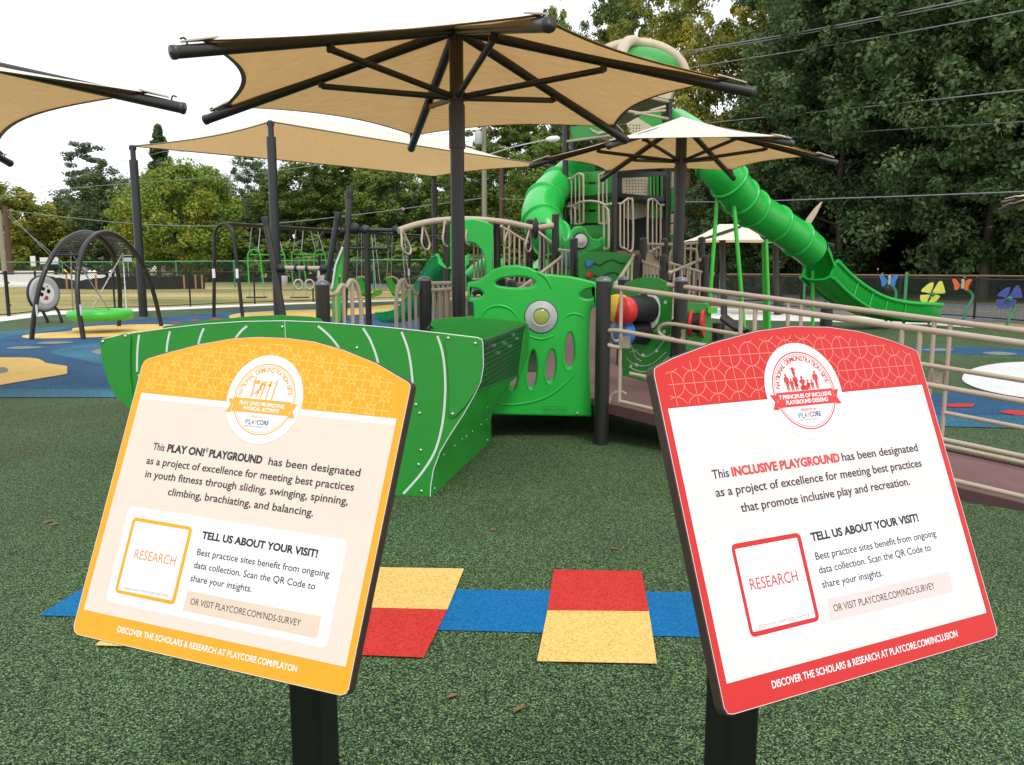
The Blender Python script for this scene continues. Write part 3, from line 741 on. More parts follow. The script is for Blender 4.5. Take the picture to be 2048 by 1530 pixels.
# ------------------------------------------------------------------ rocking boat
K1 = G(861, 993); K2 = G(975, 886)
sd = (K2 - K1).normalized(); fd = V((-sd.y, sd.x, 0))
bo = K1 + sd * .9 + fd * 1.0
boat = thing('rocking_boat', 'big green plastic wheelchair rocking boat with white curved grooves behind the yellow sign', 'play boat', (bo.x, bo.y, 0))
o = boat.location.copy()
z1 = zf(180, 600, .43945)
a1 = K1 + fd * 3; b1 = K1                      # front plane read left to right
front = z1([(54, 195), (62, 176), (200, 150), (360, 128), (520, 110), (700, 98), (890, 95), (1050, 101), (1200, 112), (1350, 124), (1500, 140), (1640, 156), (1765, 171), (1784, 178), (1789, 195), (1792, 300), (1780, 370), (1755, 425), (1700, 522), (1645, 605), (1595, 690), (1565, 770), (1553, 840), (1550, 893)]) + \
    [(300, 1000), (285, 900), (272, 840), (258, 815)] + z1([(130, 440), (90, 370), (62, 270)])
b = MB(o); vplate(b, [front], a1, b1, .019, .003); fp = b.build('front_panel', M['hdpe'], boat)
O_, d_, fu = vuv(front, a1, b1)
NF = d_.cross(V((0, 0, 1)))
b = MB(o); b.tube([O_ + d_ * u + V((0, 0, v + .0005)) + NF * .0095 for u, v in fu[1:24]], .0035, 6); b.build('white_edge', M['groove'], fp)
for g_ in ([(1040, 118), (1065, 137), (1090, 160), (1118, 192), (1140, 225), (1160, 270)], [(1245, 128), (1272, 170), (1292, 215), (1308, 262), (1318, 310)], [(1420, 145), (1445, 210), (1460, 280), (1470, 370), (1470, 430)],
           [(1583, 163), (1602, 220), (1614, 290), (1619, 380), (1616, 470), (1606, 560), (1585, 650), (1555, 720), (1500, 800), (1428, 880)], [(718, 118), (692, 140), (668, 170), (650, 200)], [(522, 128), (508, 160), (497, 200), (490, 240)],
           [(368, 142), (358, 185), (352, 235)], [(228, 158), (222, 200), (219, 250), (218, 325)], [(222, 343), (245, 343)]):
    q = smooth_loop([PL(x, y, a1, b1) for x, y in z1(g_)], 3, False)
    up = [p + NF * .0102 for p in q]
    L_, R_ = [], []
    for i, p in enumerate(up):
        t_ = (up[min(i + 1, len(up) - 1)] - up[max(i - 1, 0)]).normalized(); s_ = t_.cross(NF) * .0075
        L_.append(p + s_); R_.append(p - s_)
    b = MB(o); b.grid([L_, R_]); b.build('groove', M['groove'], fp)
for nm, q in (('gusset_plate', [(1621, 172), (1628, 160), (1640, 157), (1770, 174), (1783, 181), (1787, 195), (1790, 300), (1778, 370), (1752, 425), (1712, 480), (1668, 525), (1655, 534), (1642, 528), (1637, 510), (1640, 400), (1634, 320)]),
              ('gusset_plate', [(55, 195), (63, 180), (170, 152), (188, 155), (195, 172), (191, 260), (193, 350), (205, 450), (215, 520), (190, 496), (132, 440), (92, 370), (64, 270)])):
    b = MB(o); vplate(b, [z1(q)], a1, b1, .016, .003, .018); b.build(nm, M['hdpe'], fp)
bolts(fp, z1([(70, 188), (172, 163), (1635, 172), (1758, 196), (1655, 515)]), a1, b1, .026); bolts(fp, z1([(878, 122), (1217, 217), (1485, 475), (1502, 514), (1507, 682), (1497, 747), (1510, 868)]), a1, b1, .0095)
b = MB(o); q0 = PL(571, 643, a1, b1); b.box(q0 + NF * .0098 - V((0, 0, .35)), (.004, .0012, .7), Matrix.Rotation(math.atan2(d_.y, d_.x), 3, 'Z')); b.build('seam', M['groove'], fp)
# right end
a2, b2 = K1, K2
b = MB(o); q = [(K1.x, K1.y)]
O2 = K1; d2 = sd
end = [(0.0, 0), (1.77, 0), (1.77, .5), (1.75, .56), (.25, .56), (.06, .42), (.01, .25)]
N2 = d2.cross(V((0, 0, 1)))
b.plate([end], O2 + N2 * .002 + d2 * .012, d2, (0, 0, 1), .018, .003); ep = b.build('end_panel', M['hdpe'], boat)
bolts(ep, z1([(1803, 490), (1801, 545), (1775, 567), (1735, 597), (1707, 620), (1687, 633), (1653, 663), (1603, 703), (1565, 735), (1803, 637), (1562, 857)]), a2, b2, .011, .008)
a3 = K2 + fd * 3; b3 = K2
tn, tf = PL(966, 684, a1, b1), PL(1050, 650, a3, b3)
bn, bf = PL(954, 783, a1, b1), PL(1037, 750, a3, b3)
ins = sd * .02
uvquad('perforated_end_panel', [bn + ins, bf - ins, tf - ins, tn + ins], M['perf'], boat, o)
b = MB(o); b.tube([tn + ins, tf - ins], .016, 8); b.tube([bn + ins, bf - ins], .008, 8); b.build('end_rail', M['hdpe_dk'], boat)
for s_, t_ in ((.18, .14), (.42, .18), (.62, .08), (.75, .2), (.30, .34), (.58, .30)):
    b = MB(o); c = lerp(lerp(tn, tf, s_), lerp(bn, bf, s_), t_); b.box(c + N2 * .012, (.05, .022, .018), Matrix.Rotation(math.atan2(sd.y, sd.x), 3, 'Z')); b.build('shackle_bolt', M['bolt'], boat)
# rear panels with the boarding gap between them
b = MB(o); vplate(b, [z1([(1550, 110), (1556, 95), (1600, 83), (1700, 76), (1850, 85), (1980, 98), (1995, 108), (2000, 160), (1996, 250), (1962, 330), (1905, 380), (1845, 480), (1818, 560), (1810, 645)]) + [(861, 893)]], a3, b3, .019, .003); b.build('rear_panel', M['hdpe'], boat)
b = MB(o); vplate(b, [[(646, 900), (646, 643), (641, 637), (620, 633), (559, 630), (505, 632), (420, 640), (330, 652), (318, 662), (322, 720), (345, 790), (380, 900)]], a3, b3, .019, .003); b.build('rear_panel', M['hdpe'], boat)
b = MB(o)
LF, RF_ = K1 + fd * 2.15 + sd * .06, K1 + sd * .06 + fd * .05
b.add([LF + V((0, 0, z)) for z in (.20, .24)] + [RF_ + V((0, 0, z)) for z in (.20, .24)] + [RF_ + sd * 1.66 + V((0, 0, z)) for z in (.20, .24)] + [LF + sd * 1.66 + V((0, 0, z)) for z in (.20, .24)], [(0, 2, 3, 1), (2, 4, 5, 3), (4, 6, 7, 5), (6, 0, 1, 7), (1, 3, 5, 7), (0, 6, 4, 2)])
b.build('floor', M['deck'], boat)
b = MB(o); b.plate([[(0.0, .0), (1.75, 0), (1.75, .9), (0, .9)]], K1 + fd * 2.2, d2, (0, 0, 1), .018, .003); b.build('end_panel', M['hdpe'], boat)
for nm, x, y in (('grab_handle', 849, 652),):
    c = PL(866, 655, a3, b3); b = MB(o); b.tube(smooth_loop([c + NF * .02, c + NF * .06 + V((-.02, 0, .01)), c + NF * .06 + V((-.03, 0, -.06)), c + NF * .02 + V((-.02, 0, -.08))], 4, False), .009, 8); b.build(nm, M['charcoal'], boat)

# ------------------------------------------------------------------ moulded entry panel
def post(b, base, h, r=.0635, cap=True, n=20):
    b.tube([base, base + V((0, 0, h))], r, n)
def postcap(b, top, r=.0635):
    b.lathe(top, [(r * 1.06, -.018), (r * 1.06, 0), (r * .85, .012), (r * .45, .022), (r * .05, .026)], (0, 0, 1), 20)
YP = 7.0
ap, bp_ = V((-.6, YP, 0)), V((1.0, YP, 0))
ep0 = V((P(1070, 700, YP).x, YP, 0))
mp_ = thing('entry_panel', 'bright green moulded wall panel with round yellow porthole and long slots between dark posts', 'play panel', ep0)
o = mp_.location.copy()
z4, z8 = zf(800, 380, .24414), zf(900, 540, .29297)
outl = z4([(555, 765), (566, 752), (600, 748), (640, 740), (690, 705), (760, 650), (850, 620), (960, 612), (1060, 633), (1120, 662), (1170, 684), (1250, 690), (1400, 706), (1500, 727), (1590, 752), (1612, 768)]) + z8([(1000, 238), (992, 245), (968, 258), (960, 290), (952, 400), (950, 520), (952, 650), (958, 800), (966, 985), (955, 998), (700, 992), (300, 984), (285, 970), (262, 860), (235, 780), (200, 650), (160, 400), (152, 245), (122, 235)])
holes = [z4([(783, 762), (800, 742), (850, 724), (950, 712), (1045, 720), (1090, 740), (1108, 762), (1090, 782), (1045, 794), (950, 799), (850, 790), (800, 780)]), z4([(583, 812), (620, 808), (655, 822), (684, 850), (660, 874), (620, 882), (590, 878), (584, 850)]), z4([(1470, 862), (1490, 835), (1525, 816), (1582, 812), (1582, 882), (1530, 890), (1490, 880)])]
def slot(c, hw, hh, sk=0): return z8([(c[0] + hw * math.cos(t) * (1.0 - .18 * math.sin(t)) + sk * math.sin(t), c[1] - hh * math.sin(t)) for t in [2 * math.pi * i / 20 for i in range(20)]])
holes += [slot((815, 543), 31, 117, 2), slot((688, 650), 31, 106, 8), slot((560, 672), 30, 126, 6), slot((435, 700), 24, 108, 8)]
b = MB(o); LL = []
for i_, lp in enumerate([outl] + holes):
    q_ = [tuple(p) for p in smooth_loop(lp, 3)] if i_ else lp
    O_, d_, uv = vuv(q_, ap, bp_); LL.append(uv)
b.moulded(LL, O_, d_, (0, 0, 1), .085, .020)
def ridge(pts, r, zf_=z8, dep=.036):
    q = smooth_loop([PL(x, y, ap, bp_) + V((0, -dep, 0)) for x, y in zf_(pts)], 4, False)
    m_ = len(q); b.tube(q, [r * (.35 + .65 * math.sin(math.pi * min(max(i / (m_ - 1), .02), .98)) ** .5) for i in range(m_)], 10)
ridge([(205, 335), (240, 275), (300, 245), (365, 246), (430, 280), (468, 335)], .016); ridge([(772, 335), (800, 308), (845, 296), (890, 308), (922, 335)], .014)
ridge([(590, 15), (640, 40), (672, 80), (692, 128)], .018); ridge([(520, 440), (620, 470), (720, 440)], .014)
ridge([(300, 905), (420, 915), (560, 895), (680, 850), (780, 775), (850, 700)], .016)
for c, hw, hh in (((815, 543), 50, 150), ((688, 650), 50, 135), ((560, 672), 48, 155)):
    ridge([(c[0] - hw, c[1] - hh * .5), (c[0] - hw * .9, c[1] + hh * .5), (c[0] - hw * .3, c[1] + hh * .95), (c[0] + hw * .5, c[1] + hh * .85)], .010)
panel = b.build('panel', M['moulded'], mp_)
c = PL(1082, 633, ap, bp_) + V((0, -.043, 0))
b = MB(o); rr_ = .140
b.lathe(c, [(rr_, -.01), (rr_, .006), (rr_ - .006, .011), (.088, .011), (.084, .016), (.076, .016), (.072, .004)], (0, -1, 0), 40); ring = b.build('porthole_ring', M['grey'], mp_)
b = MB(o); b.lathe(c, [(rr_ + .007, -.012), (rr_ + .007, .001)], (0, -1, 0), 40); b.build('porthole_gasket', M['rubberblk'], ring)
b = MB(o); b.lathe(c, [(.074, .002), (.072, .0075), (.04, .013), (.004, .015)], (0, -1, 0), 32); b.build('porthole_lens', M['lens'], ring)
for k in range(6):
    a_ = R(30 + 60 * k); b = MB(o); b.lathe(c + V((math.cos(a_) * .115, -.011, math.sin(a_) * .115)), [(.006, 0), (.004, .003)], (0, -1, 0), 8); b.build('ring_bolt', M['bolt'], ring)
bolts(panel, z8([(865, 973)]), ap, bp_, .043, .014)
b = MB(o); lu = [PL(x, y, ap, bp_) for x, y in z8([(628, 925), (798, 968)])]
cx_, cz_ = (lu[0].x + lu[1].x) / 2, (lu[0].z + lu[1].z) / 2; hw, hh = abs(lu[1].x - lu[0].x) / 2, abs(lu[1].z - lu[0].z) / 2
b.tube([V((cx_ + u, YP - .0425, cz_ + v)) for u, v in rrect(-hw, -hh, hw, hh, hh * .9)], .0028, 6, closed=True)
b.text('GameTime', -hw * .86, hw * .86, -.013, -.013, .026, (cx_, YP - .043, cz_), (1, 0, 0), (0, 0, 1), .02, .002); b.build('maker_mark', mat('mark_green', (.008, .26, .03), .4), mp_)
b = MB(o)
for x, y in ((567, 960), ):
    q = PL(*z8([(142, 262)])[0], ap, bp_); b.box(q, (.05, .09, .12))
b.build('clamp', M['rubberblk'], mp_)
# ------------------------------------------------------------------ ramp with its railings
A0, ADIR = V((.80, 6.77, 0)), V((.781, -.624, 0))
APER = V((.624, .781, 0)); RW, RL = 1.06, 3.55
ramp = thing('access_ramp', 'maroon access ramp with tan tube railings behind the red sign', 'ramp', A0)
o = ramp.location.copy()
zr = lambda s_: .35 - .103 * s_
def rp_(s_, w_, h=0.0): return A0 + ADIR * s_ + APER * w_ + V((0, 0, max(zr(s_), -.05) + h))
b = MB(o); b.add([rp_(s_, w_, h) for s_ in (0, RL) for w_ in (0, RW) for h in (-.052, 0)], [(0, 1, 3, 2), (4, 6, 7, 5), (0, 4, 5, 1), (2, 3, 7, 6), (1, 5, 7, 3), (0, 2, 6, 4)]); dk = b.build('ramp_deck', M['deck'], ramp)
b = MB(o)
for w_ in (-.012, RW + .004): b.add([rp_(s_, w_ + dw, h) for s_ in (-.02, RL) for dw in (0, .008) for h in (-.075, .012)], [(0, 1, 3, 2), (4, 6, 7, 5), (0, 4, 5, 1), (2, 3, 7, 6), (1, 5, 7, 3), (0, 2, 6, 4)])
b.build('deck_edge', M['deck_side'], dk)
for s_ in (1.2, 2.4):
    b = MB(o); b.add([rp_(s_ + ds, w_, .0015) for ds, w_ in ((0, .01), (.012, .01), (.012, RW - .01), (0, RW - .01))], [(0, 1, 2, 3)]); b.build('deck_joint', M['deck_side'], dk)
lp = [V((.82, 6.80, .3495)), V((.80, 7.07, .3495)), V((-.25, 7.07, .3495)), V((-.1, 8.9, .3495)), V((1.25, 8.9, .3495)), V((1.55, 7.6, .3495))]
b = MB(o); b.add(lp + [p - V((0, 0, .06)) for p in lp], [(5, 4, 3, 2, 1, 0), (0, 1, 7, 6), (1, 2, 8, 7), (2, 3, 9, 8), (3, 4, 10, 9), (4, 5, 11, 10), (5, 0, 6, 11), (6, 7, 8, 9, 10, 11)]); b.build('landing_deck', M['deck'], ramp)
b = MB(o); b.box((.55, 8.86, .145), (1.75, .02, .29)); b.box((-.22, 7.95, .145), (.02, 1.75, .29)); b.build('under_deck_light_block', M['deck_side'], ramp)  # added boards that block light so the space under the landing stays dark
up = [V((.30, 8.9, .352)), V((1.25, 8.9, .352)), V((1.45, 12.6, .95)), V((.45, 12.6, .95))]
b = MB(o); b.add(up + [p - V((0, 0, .06)) for p in up], [(0, 1, 2, 3), (0, 4, 5, 1), (1, 5, 6, 2), (2, 6, 7, 3), (3, 7, 4, 0), (7, 6, 5, 4)]); b.build('upper_ramp_deck', M['deck'], ramp)
for nm, w_, k0 in (('near_railing', .03, .05), ('far_railing', RW - .03, .02)):
    b = MB(o)
    b.tube([rp_(s_, w_, 1.0) for s_ in (k0, RL)], .0225, 12)
    for s0, s1 in ((.12, 1.17), (1.28, 2.30), (2.41, 3.45)):
        b.tube(smooth_loop([rp_(s0 + (.10 if s0 < .2 else 0), w_, .30), rp_(s1, w_, .30)], 1, False), .0165, 10)
        b.tube([rp_(s0, w_, .045), rp_(s1, w_, .045)], .0165, 10)
        for s_ in (s0, s1): b.tube([rp_(s_, w_, .03), rp_(s_, w_, 1.0)], .0165, 10)
    rl = b.build(nm, M['tan'], ramp)
    b = MB(o)
    hr = [rp_(RL, w_ - .05, .65), rp_(.14, w_ - .05, .65), rp_(.03, w_ - .05, .635), rp_(-.03, w_ - .05, .59), rp_(-.02, w_ - .05, .54), rp_(.05, w_ - .05, .51), rp_(.13, w_ - .02, .505)]
    b.tube([hr[0]] + smooth_loop(hr[1:], 4, False), .0185, 10); b.build('handrail', M['tan'], rl)
    for s0 in (.19, 1.225, 2.355):
        b = MB(o); b.box(rp_(s0, w_ - .02, .56), (.07, .006, .10), Matrix.Rotation(math.atan2(ADIR.y, ADIR.x), 3, 'Z')); 
        for hh_ in (.53, .59): b.lathe(rp_(s0, w_ - .024, hh_), [(.010, 0), (.006, .006)], -APER, 8)
        b.build('bracket', M['tan'], rl)
for nm, p_, h in (('ramp_post', A0 - V((.03, 0, 0)), 1.41), ('ramp_post', V((1.575, 7.5, 0)), 1.40), ('ramp_post', V(((1652 - 1024) * 8.5 / 1600, 8.5, 0)), 1.10), ('ramp_post', V((1.27, 9.2, 0)), 1.39)):
    b = MB(o); post(b, p_, h); q = b.build(nm, M['brown'], ramp)
    b = MB(o); postcap(b, p_ + V((0, 0, h))); b.build('post_cap', M['cap'], q)
# curved tan end loops joining rail and post
for p_, h in ((A0, 1.0),):
    b = MB(o); b.tube(smooth_loop([p_ + V((.04, .02, .99)), p_ + V((.05, .05, .92)), p_ + V((.09, .10, .88)), p_ + V((.16, .12, .90))], 4, False), .014, 8); b.build('end_loop', M['tan'], ramp); b = MB(o); b.tube(smooth_loop([p_ + V((.03, .04, .34)), p_ + V((.06, .05, .42)), p_ + V((.13, .04, .45)), p_ + V((.18, .02, .43))], 4, False), .014, 8); b.build('end_loop', M['tan'], ramp)
# ------------------------------------------------------------------ drum panel
ma, mb_ = V((1.06, 8.15, 0)), V((1.575, 7.5, 0))
dp = thing('drum_panel', 'green panel with yellow, red and blue capped black drums and white line drawing', 'music panel', (1.42, 8.35, 0))
o = dp.location.copy()
b = MB(o); NM = vplate(b, [z8([(1188, 110), (1196, 95), (1230, 75), (1290, 55), (1360, 45), (1430, 58), (1490, 85), (1520, 105), (1512, 300), (1500, 560), (1480, 720), (1345, 765), (1180, 720)])], ma, mb_, .019, .003); pn = b.build('panel', M['hdpe'], dp)
b = MB(o); vplate(b, [z8([(1300, 165), (1330, 185), (1360, 165), (1395, 162), (1425, 190), (1442, 240), (1438, 310), (1420, 370), (1385, 405), (1372, 440), (1365, 490), (1330, 510), (1300, 490), (1285, 455), (1290, 340), (1280, 230)])], ma, mb_, .012, .002, .016); b.build('mounting_plate', M['white'], pn)
for px_, m_, ln in ((z8([(1330, 255)])[0], 'yellow', .36), (z8([(1368, 270)])[0], 'red', .36), (z8([(1325, 420)])[0], 'blue', .30)):
    c = PL(*px_, ma, mb_) + NM * .02
    b = MB(o); b.lathe(c, [(.13, 0), (.118, ln * .3), (.112, ln * .7), (.12, ln)], NM, 24); dr = b.build('drum', M['rubberblk'], dp)
    b = MB(o); b.lathe(c + NM * ln, [(.13, -.06), (.135, -.02), (.134, .03), (.122, .05), (.02, .053)], NM, 24); b.build('drum_head', M[m_], dr)
b = MB(o)
def panelline(pts, r, zz=z8):
    q = [PL(x, y, ma, mb_) + NM * .0105 for x, y in zz(pts)]
    b.tube(smooth_loop(q, 4, False), r, 5)
for q in ([(1205, 450), (1240, 520), (1290, 570), (1340, 590), (1400, 560), (1470, 480), (1510, 440)], [(1210, 600), (1260, 640), (1330, 655), (1400, 630), (1480, 560)], [(1225, 660), (1290, 690), (1360, 690), (1440, 640), (1500, 590)], [(1290, 720), (1345, 745), (1400, 720)],
          [(1235, 560), (1290, 545)], [(1400, 420), (1440, 380), (1500, 350)], [(1240, 500), (1270, 590), (1310, 620)]): panelline(q, .004)
for x, y in ((1475, 220), (1466, 422), (1415, 552), (1322, 580), (1280, 648), (1240, 655)):
    q = PL(*z8([(x, y)])[0], ma, mb_) + NM * .0095; b.lathe(q, [(.018, 0), (.017, .003)], NM, 10)
b.build('line_drawing', M['groove'], pn)
# ------------------------------------------------------------------ spool panel with its dark post
sa, sb_ = V((1.6, 8.55, 0)), V((2.35, 8.55, 0))
spn = thing('spool_panel', 'small green panel with a red ended black spool in its square window', 'play panel', (2.0, 8.55, 0))
o = spn.location.copy()
z6 = zf(1200, 400, .24414)
b = MB(o); vplate(b, [z6([(690, 835), (850, 848), (880, 862), (915, 880), (905, 1000), (905, 1140), (830, 1229), (690, 1229)]), z6([(745, 930), (800, 925), (838, 945), (842, 1060), (815, 1090), (760, 1080), (742, 1060)])[::-1]], sa, sb_, .019, .003); b.build('panel', M['hdpe'], spn)
c = PL(*z6([(798, 1008)])[0], sa, sb_); ax = V((.9, -.42, 0)).normalized()
b = MB(o); b.lathe(c - ax * .05, [(.10, 0), (.10, .10)], ax, 20); sp = b.build('spool', M['rubberblk'], spn)
for s_ in (-.07, .05):
    b = MB(o); b.lathe(c + ax * s_, [(.145, 0), (.15, .012), (.145, .03)], ax, 24); b.build('spool_flange', M['red'], sp)
b = MB(o); b.box(PL(*z6([(915, 903)])[0], sa, sb_) + V((0, -.02, 0)), (.10, .05, .06)); b.box(PL(*z6([(868, 845)])[0], sa, sb_), (.05, .03, .03)); b.build('latch', M['lime'], spn)
b = MB(o); p_ = V(((1437 - 1024) * 8.6 / 1600, 8.6, 0)); post(b, p_, .92); b.build('post', M['brown'], spn)
b = MB(o); b.tube([P(1448, 636, 8.9), P(1492, 668, 8.4)], .05, 14); b.build('brace_tube', M['black'], spn)
# ------------------------------------------------------------------ boarding barrier behind the boat
def loopbarrier(b, p0, p1, z0, zs, zh, r=.021, rise='left', bars=3):
    """tan barrier: rail leaves the post low, swells to a rounded top and comes down; bars hang inside"""
    d = p1 - p0
    X = lambda t, z: p0 + d * t + V((0, 0, z))
    prof = [(0, zs), (.18, zs + .01), (.36, zs + .08), (.52, zh - .06), (.66, zh), (.84, zh - .03), (.96, zh - .14), (1.0, zh - .28)]
    b.tube(smooth_loop([X(t, z) for t, z in prof], 3, False) + [X(1, z0)], r, 10)
    for k in range(bars):
        t = .14 + .28 * k
        zz = np.interp(t, [p[0] for p in prof], [p[1] for p in prof]); b.tube([X(t, z0), X(t, zz)], r * .85, 8)
db = thing('boarding_barrier', 'pair of wavy tan barriers on two short dark posts behind the boat', 'barrier', (P(750, 640, 7.9).x, 7.9, 0))
o = db.location.copy()
p1_, p2_ = V(((647 - 1024) * 7.2 / 1600, 7.2, 0)), V(((851 - 1024) * 8.2 / 1600, 8.2, 0))
for p_, h in ((p1_, 1.372), (p2_, 1.395)):
    b = MB(o); post(b, p_, h); q = b.build('post', M['brown'], db); b = MB(o); postcap(b, p_ + V((0, 0, h))); b.build('post_cap', M['cap'], q)
for pa, pb, (xa, xb), Y0, Y1 in ((p1_, None, (662, 722), 7.25, 7.5), (p2_, None, (838, 792), 8.2, 7.95)):
    b = MB(o); q0, q1 = P(xa, 600, Y0), P(xb, 600, Y1); q0.z = q1.z = 0
    loopbarrier(b, q0, q1, .42, 1.5 - (588 - 537) * Y0 / 1600, 1.5 - (560 - 537) * Y1 / 1600)
    b.build('barrier_loop', M['tan'], db)
    c = q0 + V((0, 0, 1.5 - (588 - 537) * Y0 / 1600)); b = MB(o); b.tube([pa + V((0, 0, c.z)), c], .03, 10); b.build('barrier_clamp', M['tan'], db)
b = MB(o); b.add([V((p1_.x, 7.25, .3)), V((p2_.x, 8.1, .3)), V((p2_.x + .3, 9.4, .3)), V((p1_.x + .2, 8.9, .3))], [(0, 1, 2, 3)]); b.build('boarding_deck', M['deck'], db)
# ================================================================== shade structures
def umbrella(label, C, Rr, tipz, apexz, a0, n=6, pr=.07, sag=.105, strut_z=None, strut_f=.5, rr=.05, base=0.0):
    root = thing('shade_umbrella', label, 'umbrella', (C[0], C[1], base)); o = root.location.copy()
    C = V((C[0], C[1], 0)); ap_ = C + V((0, 0, apexz))
    b = MB(o); b.tube([C + V((0, 0, base)), C + V((0, 0, apexz - .02))], pr, 24); pole = b.build('pole', M['brown'], root)
    jz = strut_z if strut_z else tipz + .1
    b = MB(o); b.lathe(C + V((0, 0, jz - .50)), [(pr + .012, 0), (pr + .012, .42)], (0, 0, 1), 24); b.lathe(C + V((0, 0, jz - .04)), [(pr + .02, 0), (pr + .02, .08)], (0, 0, 1), 24); b.build('collar', M['brown'], pole)
    tips = [C + V((math.cos(R(a0 + 360 / n * k)) * Rr, math.sin(R(a0 + 360 / n * k)) * Rr, tipz)) for k in range(n)]
    for t in tips:
        st = ap_ - V((0, 0, .06)); b = MB(o); b.tube([st, t], rr, 14); rb = b.build('rib', M['brown'], root)
        ax = (t - st).normalized(); up_ = (V((0, 0, 1)) - ax * ax.z).normalized()
        b = MB(o); b.lathe(t - ax * .01, [(rr + .004, 0), (rr + .004, .03), (rr * .3, .034), (rr * .25, .045), (.005, .046)], ax, 14); b.build('rib_cap', M['brown_lt'], rb)
        q = t - ax * .12 + up_ * rr
        b = MB(o); b.tube(smooth_loop([q, q + up_ * .03, q + up_ * .045 + ax * .015, q + up_ * .04 + ax * .045], 4, False), .008, 7); b.build('cable_hook', M['charcoal'], rb)
        j = lerp(st, t, strut_f) - up_ * (rr + .03); d = V((t.x - C.x, t.y - C.y, 0)).normalized()
        b = MB(o); b.tube([C + d * (pr + .02) + V((0, 0, jz)), j], rr * .62, 10); b.box(j + up_ * .03, (.06, .06, .08)); b.lathe(j - ax.cross(up_) * .045, [(.022, 0), (.022, .09)], ax.cross(up_), 8); b.build('strut', M['brown'], root)
    # cloth: panels between ribs, hem pulled in between the corners
    m_ = 14; apx = ap_ + V((0, 0, .03)); up = rr + .02
    corners = [lerp(ap_, t, .925) + V((0, 0, up)) for t in tips]
    b = MB(o); hem = []
    for k in range(n):
        p, q = corners[k], corners[(k + 1) % n]; rows = []
        mid_in = (C + V((0, 0, 0)))
        for i in range(0, 11):
            f = i / 10; row = []
            for j in range(m_ + 1):
                t = j / m_; e = lerp(p, q, t); k4 = 4 * t * (1 - t)
                e2 = lerp(e, V((C.x, C.y, e.z)), sag * k4)
                e2.z = p.z + (apx.z - p.z) * sag * k4 * .55
                pt = lerp(apx, e2, f); pt.z -= .05 * Rr / 2.7 * math.sin(math.pi * f) * (1 - .5 * k4) 
                row.append(pt)
            rows.append(row)
        b.grid(rows); hem += rows[-1]
    cl = b.build('canopy', M['cloth'], root)
    b = MB(o)
    for k in range(n):
        L = hem[k * (m_ + 1):(k + 1) * (m_ + 1)]
        inn = [lerp(x, V((C.x, C.y, x.z + .02)), .022) - V((0, 0, .004)) for x in L]
        b.grid([[x - V((0, 0, .004)) for x in L], inn])
    b.build('hem', M['hem'], cl)
    for k in range(n):
        b = MB(o); ax = (tips[k] - ap_).normalized(); sd_ = ax.cross(V((0, 0, 1))).normalized(); c = lerp(ap_, tips[k], .945) + V((0, 0, up - .004))
        b.add([c + ax * a_ + sd_ * s_ * w_ + V((0, 0, z_)) for a_, w_ in ((-.17, .075), (.10, .022)) for s_ in (-1, 1) for z_ in (0, .012)], [(0, 1, 3, 2), (4, 6, 7, 5), (0, 4, 5, 1), (2, 3, 7, 6), (0, 2, 6, 4), (1, 5, 7, 3)]); b.build('corner_pocket', M['beige'], cl)
    return root
umbrella('largest tan hexagonal umbrella on dark pole in the centre, ribs in view', (-.55, 8.27), 2.83, 3.09, 3.88, -73.8, strut_z=3.19, strut_f=.52, rr=.049)
umbrella('smaller tan hexagonal umbrella with pale peaked top in front of the green tower', (2.58, 12.58), 2.30, 3.075, 3.75, -5, pr=.085, strut_z=3.13, strut_f=.55, rr=.042, sag=.10)
umbrella('tan umbrella whose two dark rib tips enter at the upper left edge', (-7.62, 8.3), 4.3, 3.10, 4.08, 1, n=4, sag=.12, rr=.055, pr=.09)
umbrella('tan umbrella of which only one rib tip pokes in at the right edge', (14.66, 19.77), 2.8, 3.08, 3.85, 180)
# ------------------------------------------------------------------ four-post sail
sp_ = [P(265, 292, 25.3), P(541, 243, 23.0), P(1100, 330, 31.0), P(868, 352, 36.0)]
sail = thing('sail_shade', 'long rectangular tan shade sail on tall charcoal posts over the swings', 'shade sail', (sp_[0].x, sp_[0].y, 0)); o = sail.location.copy()
for q, lean in zip(sp_, (.0, .0, .0, .0)):
    ft = V((q.x, q.y, 0)); b = MB(o); b.tube([ft, V((q.x, q.y, q.z - .42))], .128, 18); b.tube([V((q.x, q.y, q.z - .42)), V((q.x, q.y, q.z - .1))], .08, 12); po = b.build('post', M['charcoal'], sail)
    b = MB(o); b.box(V((q.x, q.y, q.z - .06)), (.10, .16, .16)); b.lathe(V((q.x - .09, q.y, q.z - .06)), [(.07, 0), (.07, .18)], (1, 0, 0), 10); b.build('corner_plate', M['charcoal'], po)
rows = []; n = 18
r0, r1 = lerp(lerp(sp_[0], sp_[1], .5), lerp(sp_[3], sp_[2], .5), .22) + V((0, 0, .55)), lerp(lerp(sp_[0], sp_[1], .5), lerp(sp_[3], sp_[2], .5), .78) + V((0, 0, 1.0))
for i in range(n + 1):
    u = i / n; row = []
    for j in range(n + 1):
        v = j / n
        p = lerp(lerp(sp_[0], sp_[1], v), lerp(sp_[3], sp_[2], v), u)
        rg = min(1, min(u, 1 - u) / .22); h = (1 - abs(2 * v - 1)) * rg
        p = p + V((0, 0, .95 * h)); c = lerp(lerp(sp_[0], sp_[2], .5), lerp(sp_[1], sp_[3], .5), .5)
        eu, ev = 4 * u * (1 - u), 4 * v * (1 - v)
        pull = .07 * (eu * (1 - ev) ** 3 + ev * (1 - eu) ** 3)
        p = lerp(p, V((c.x, c.y, p.z)), pull); row.append(p)
    rows.append(row)
b = MB(o); b.grid(rows); cl = b.build('sail_cloth', M['cloth'], sail)
b = MB(o)
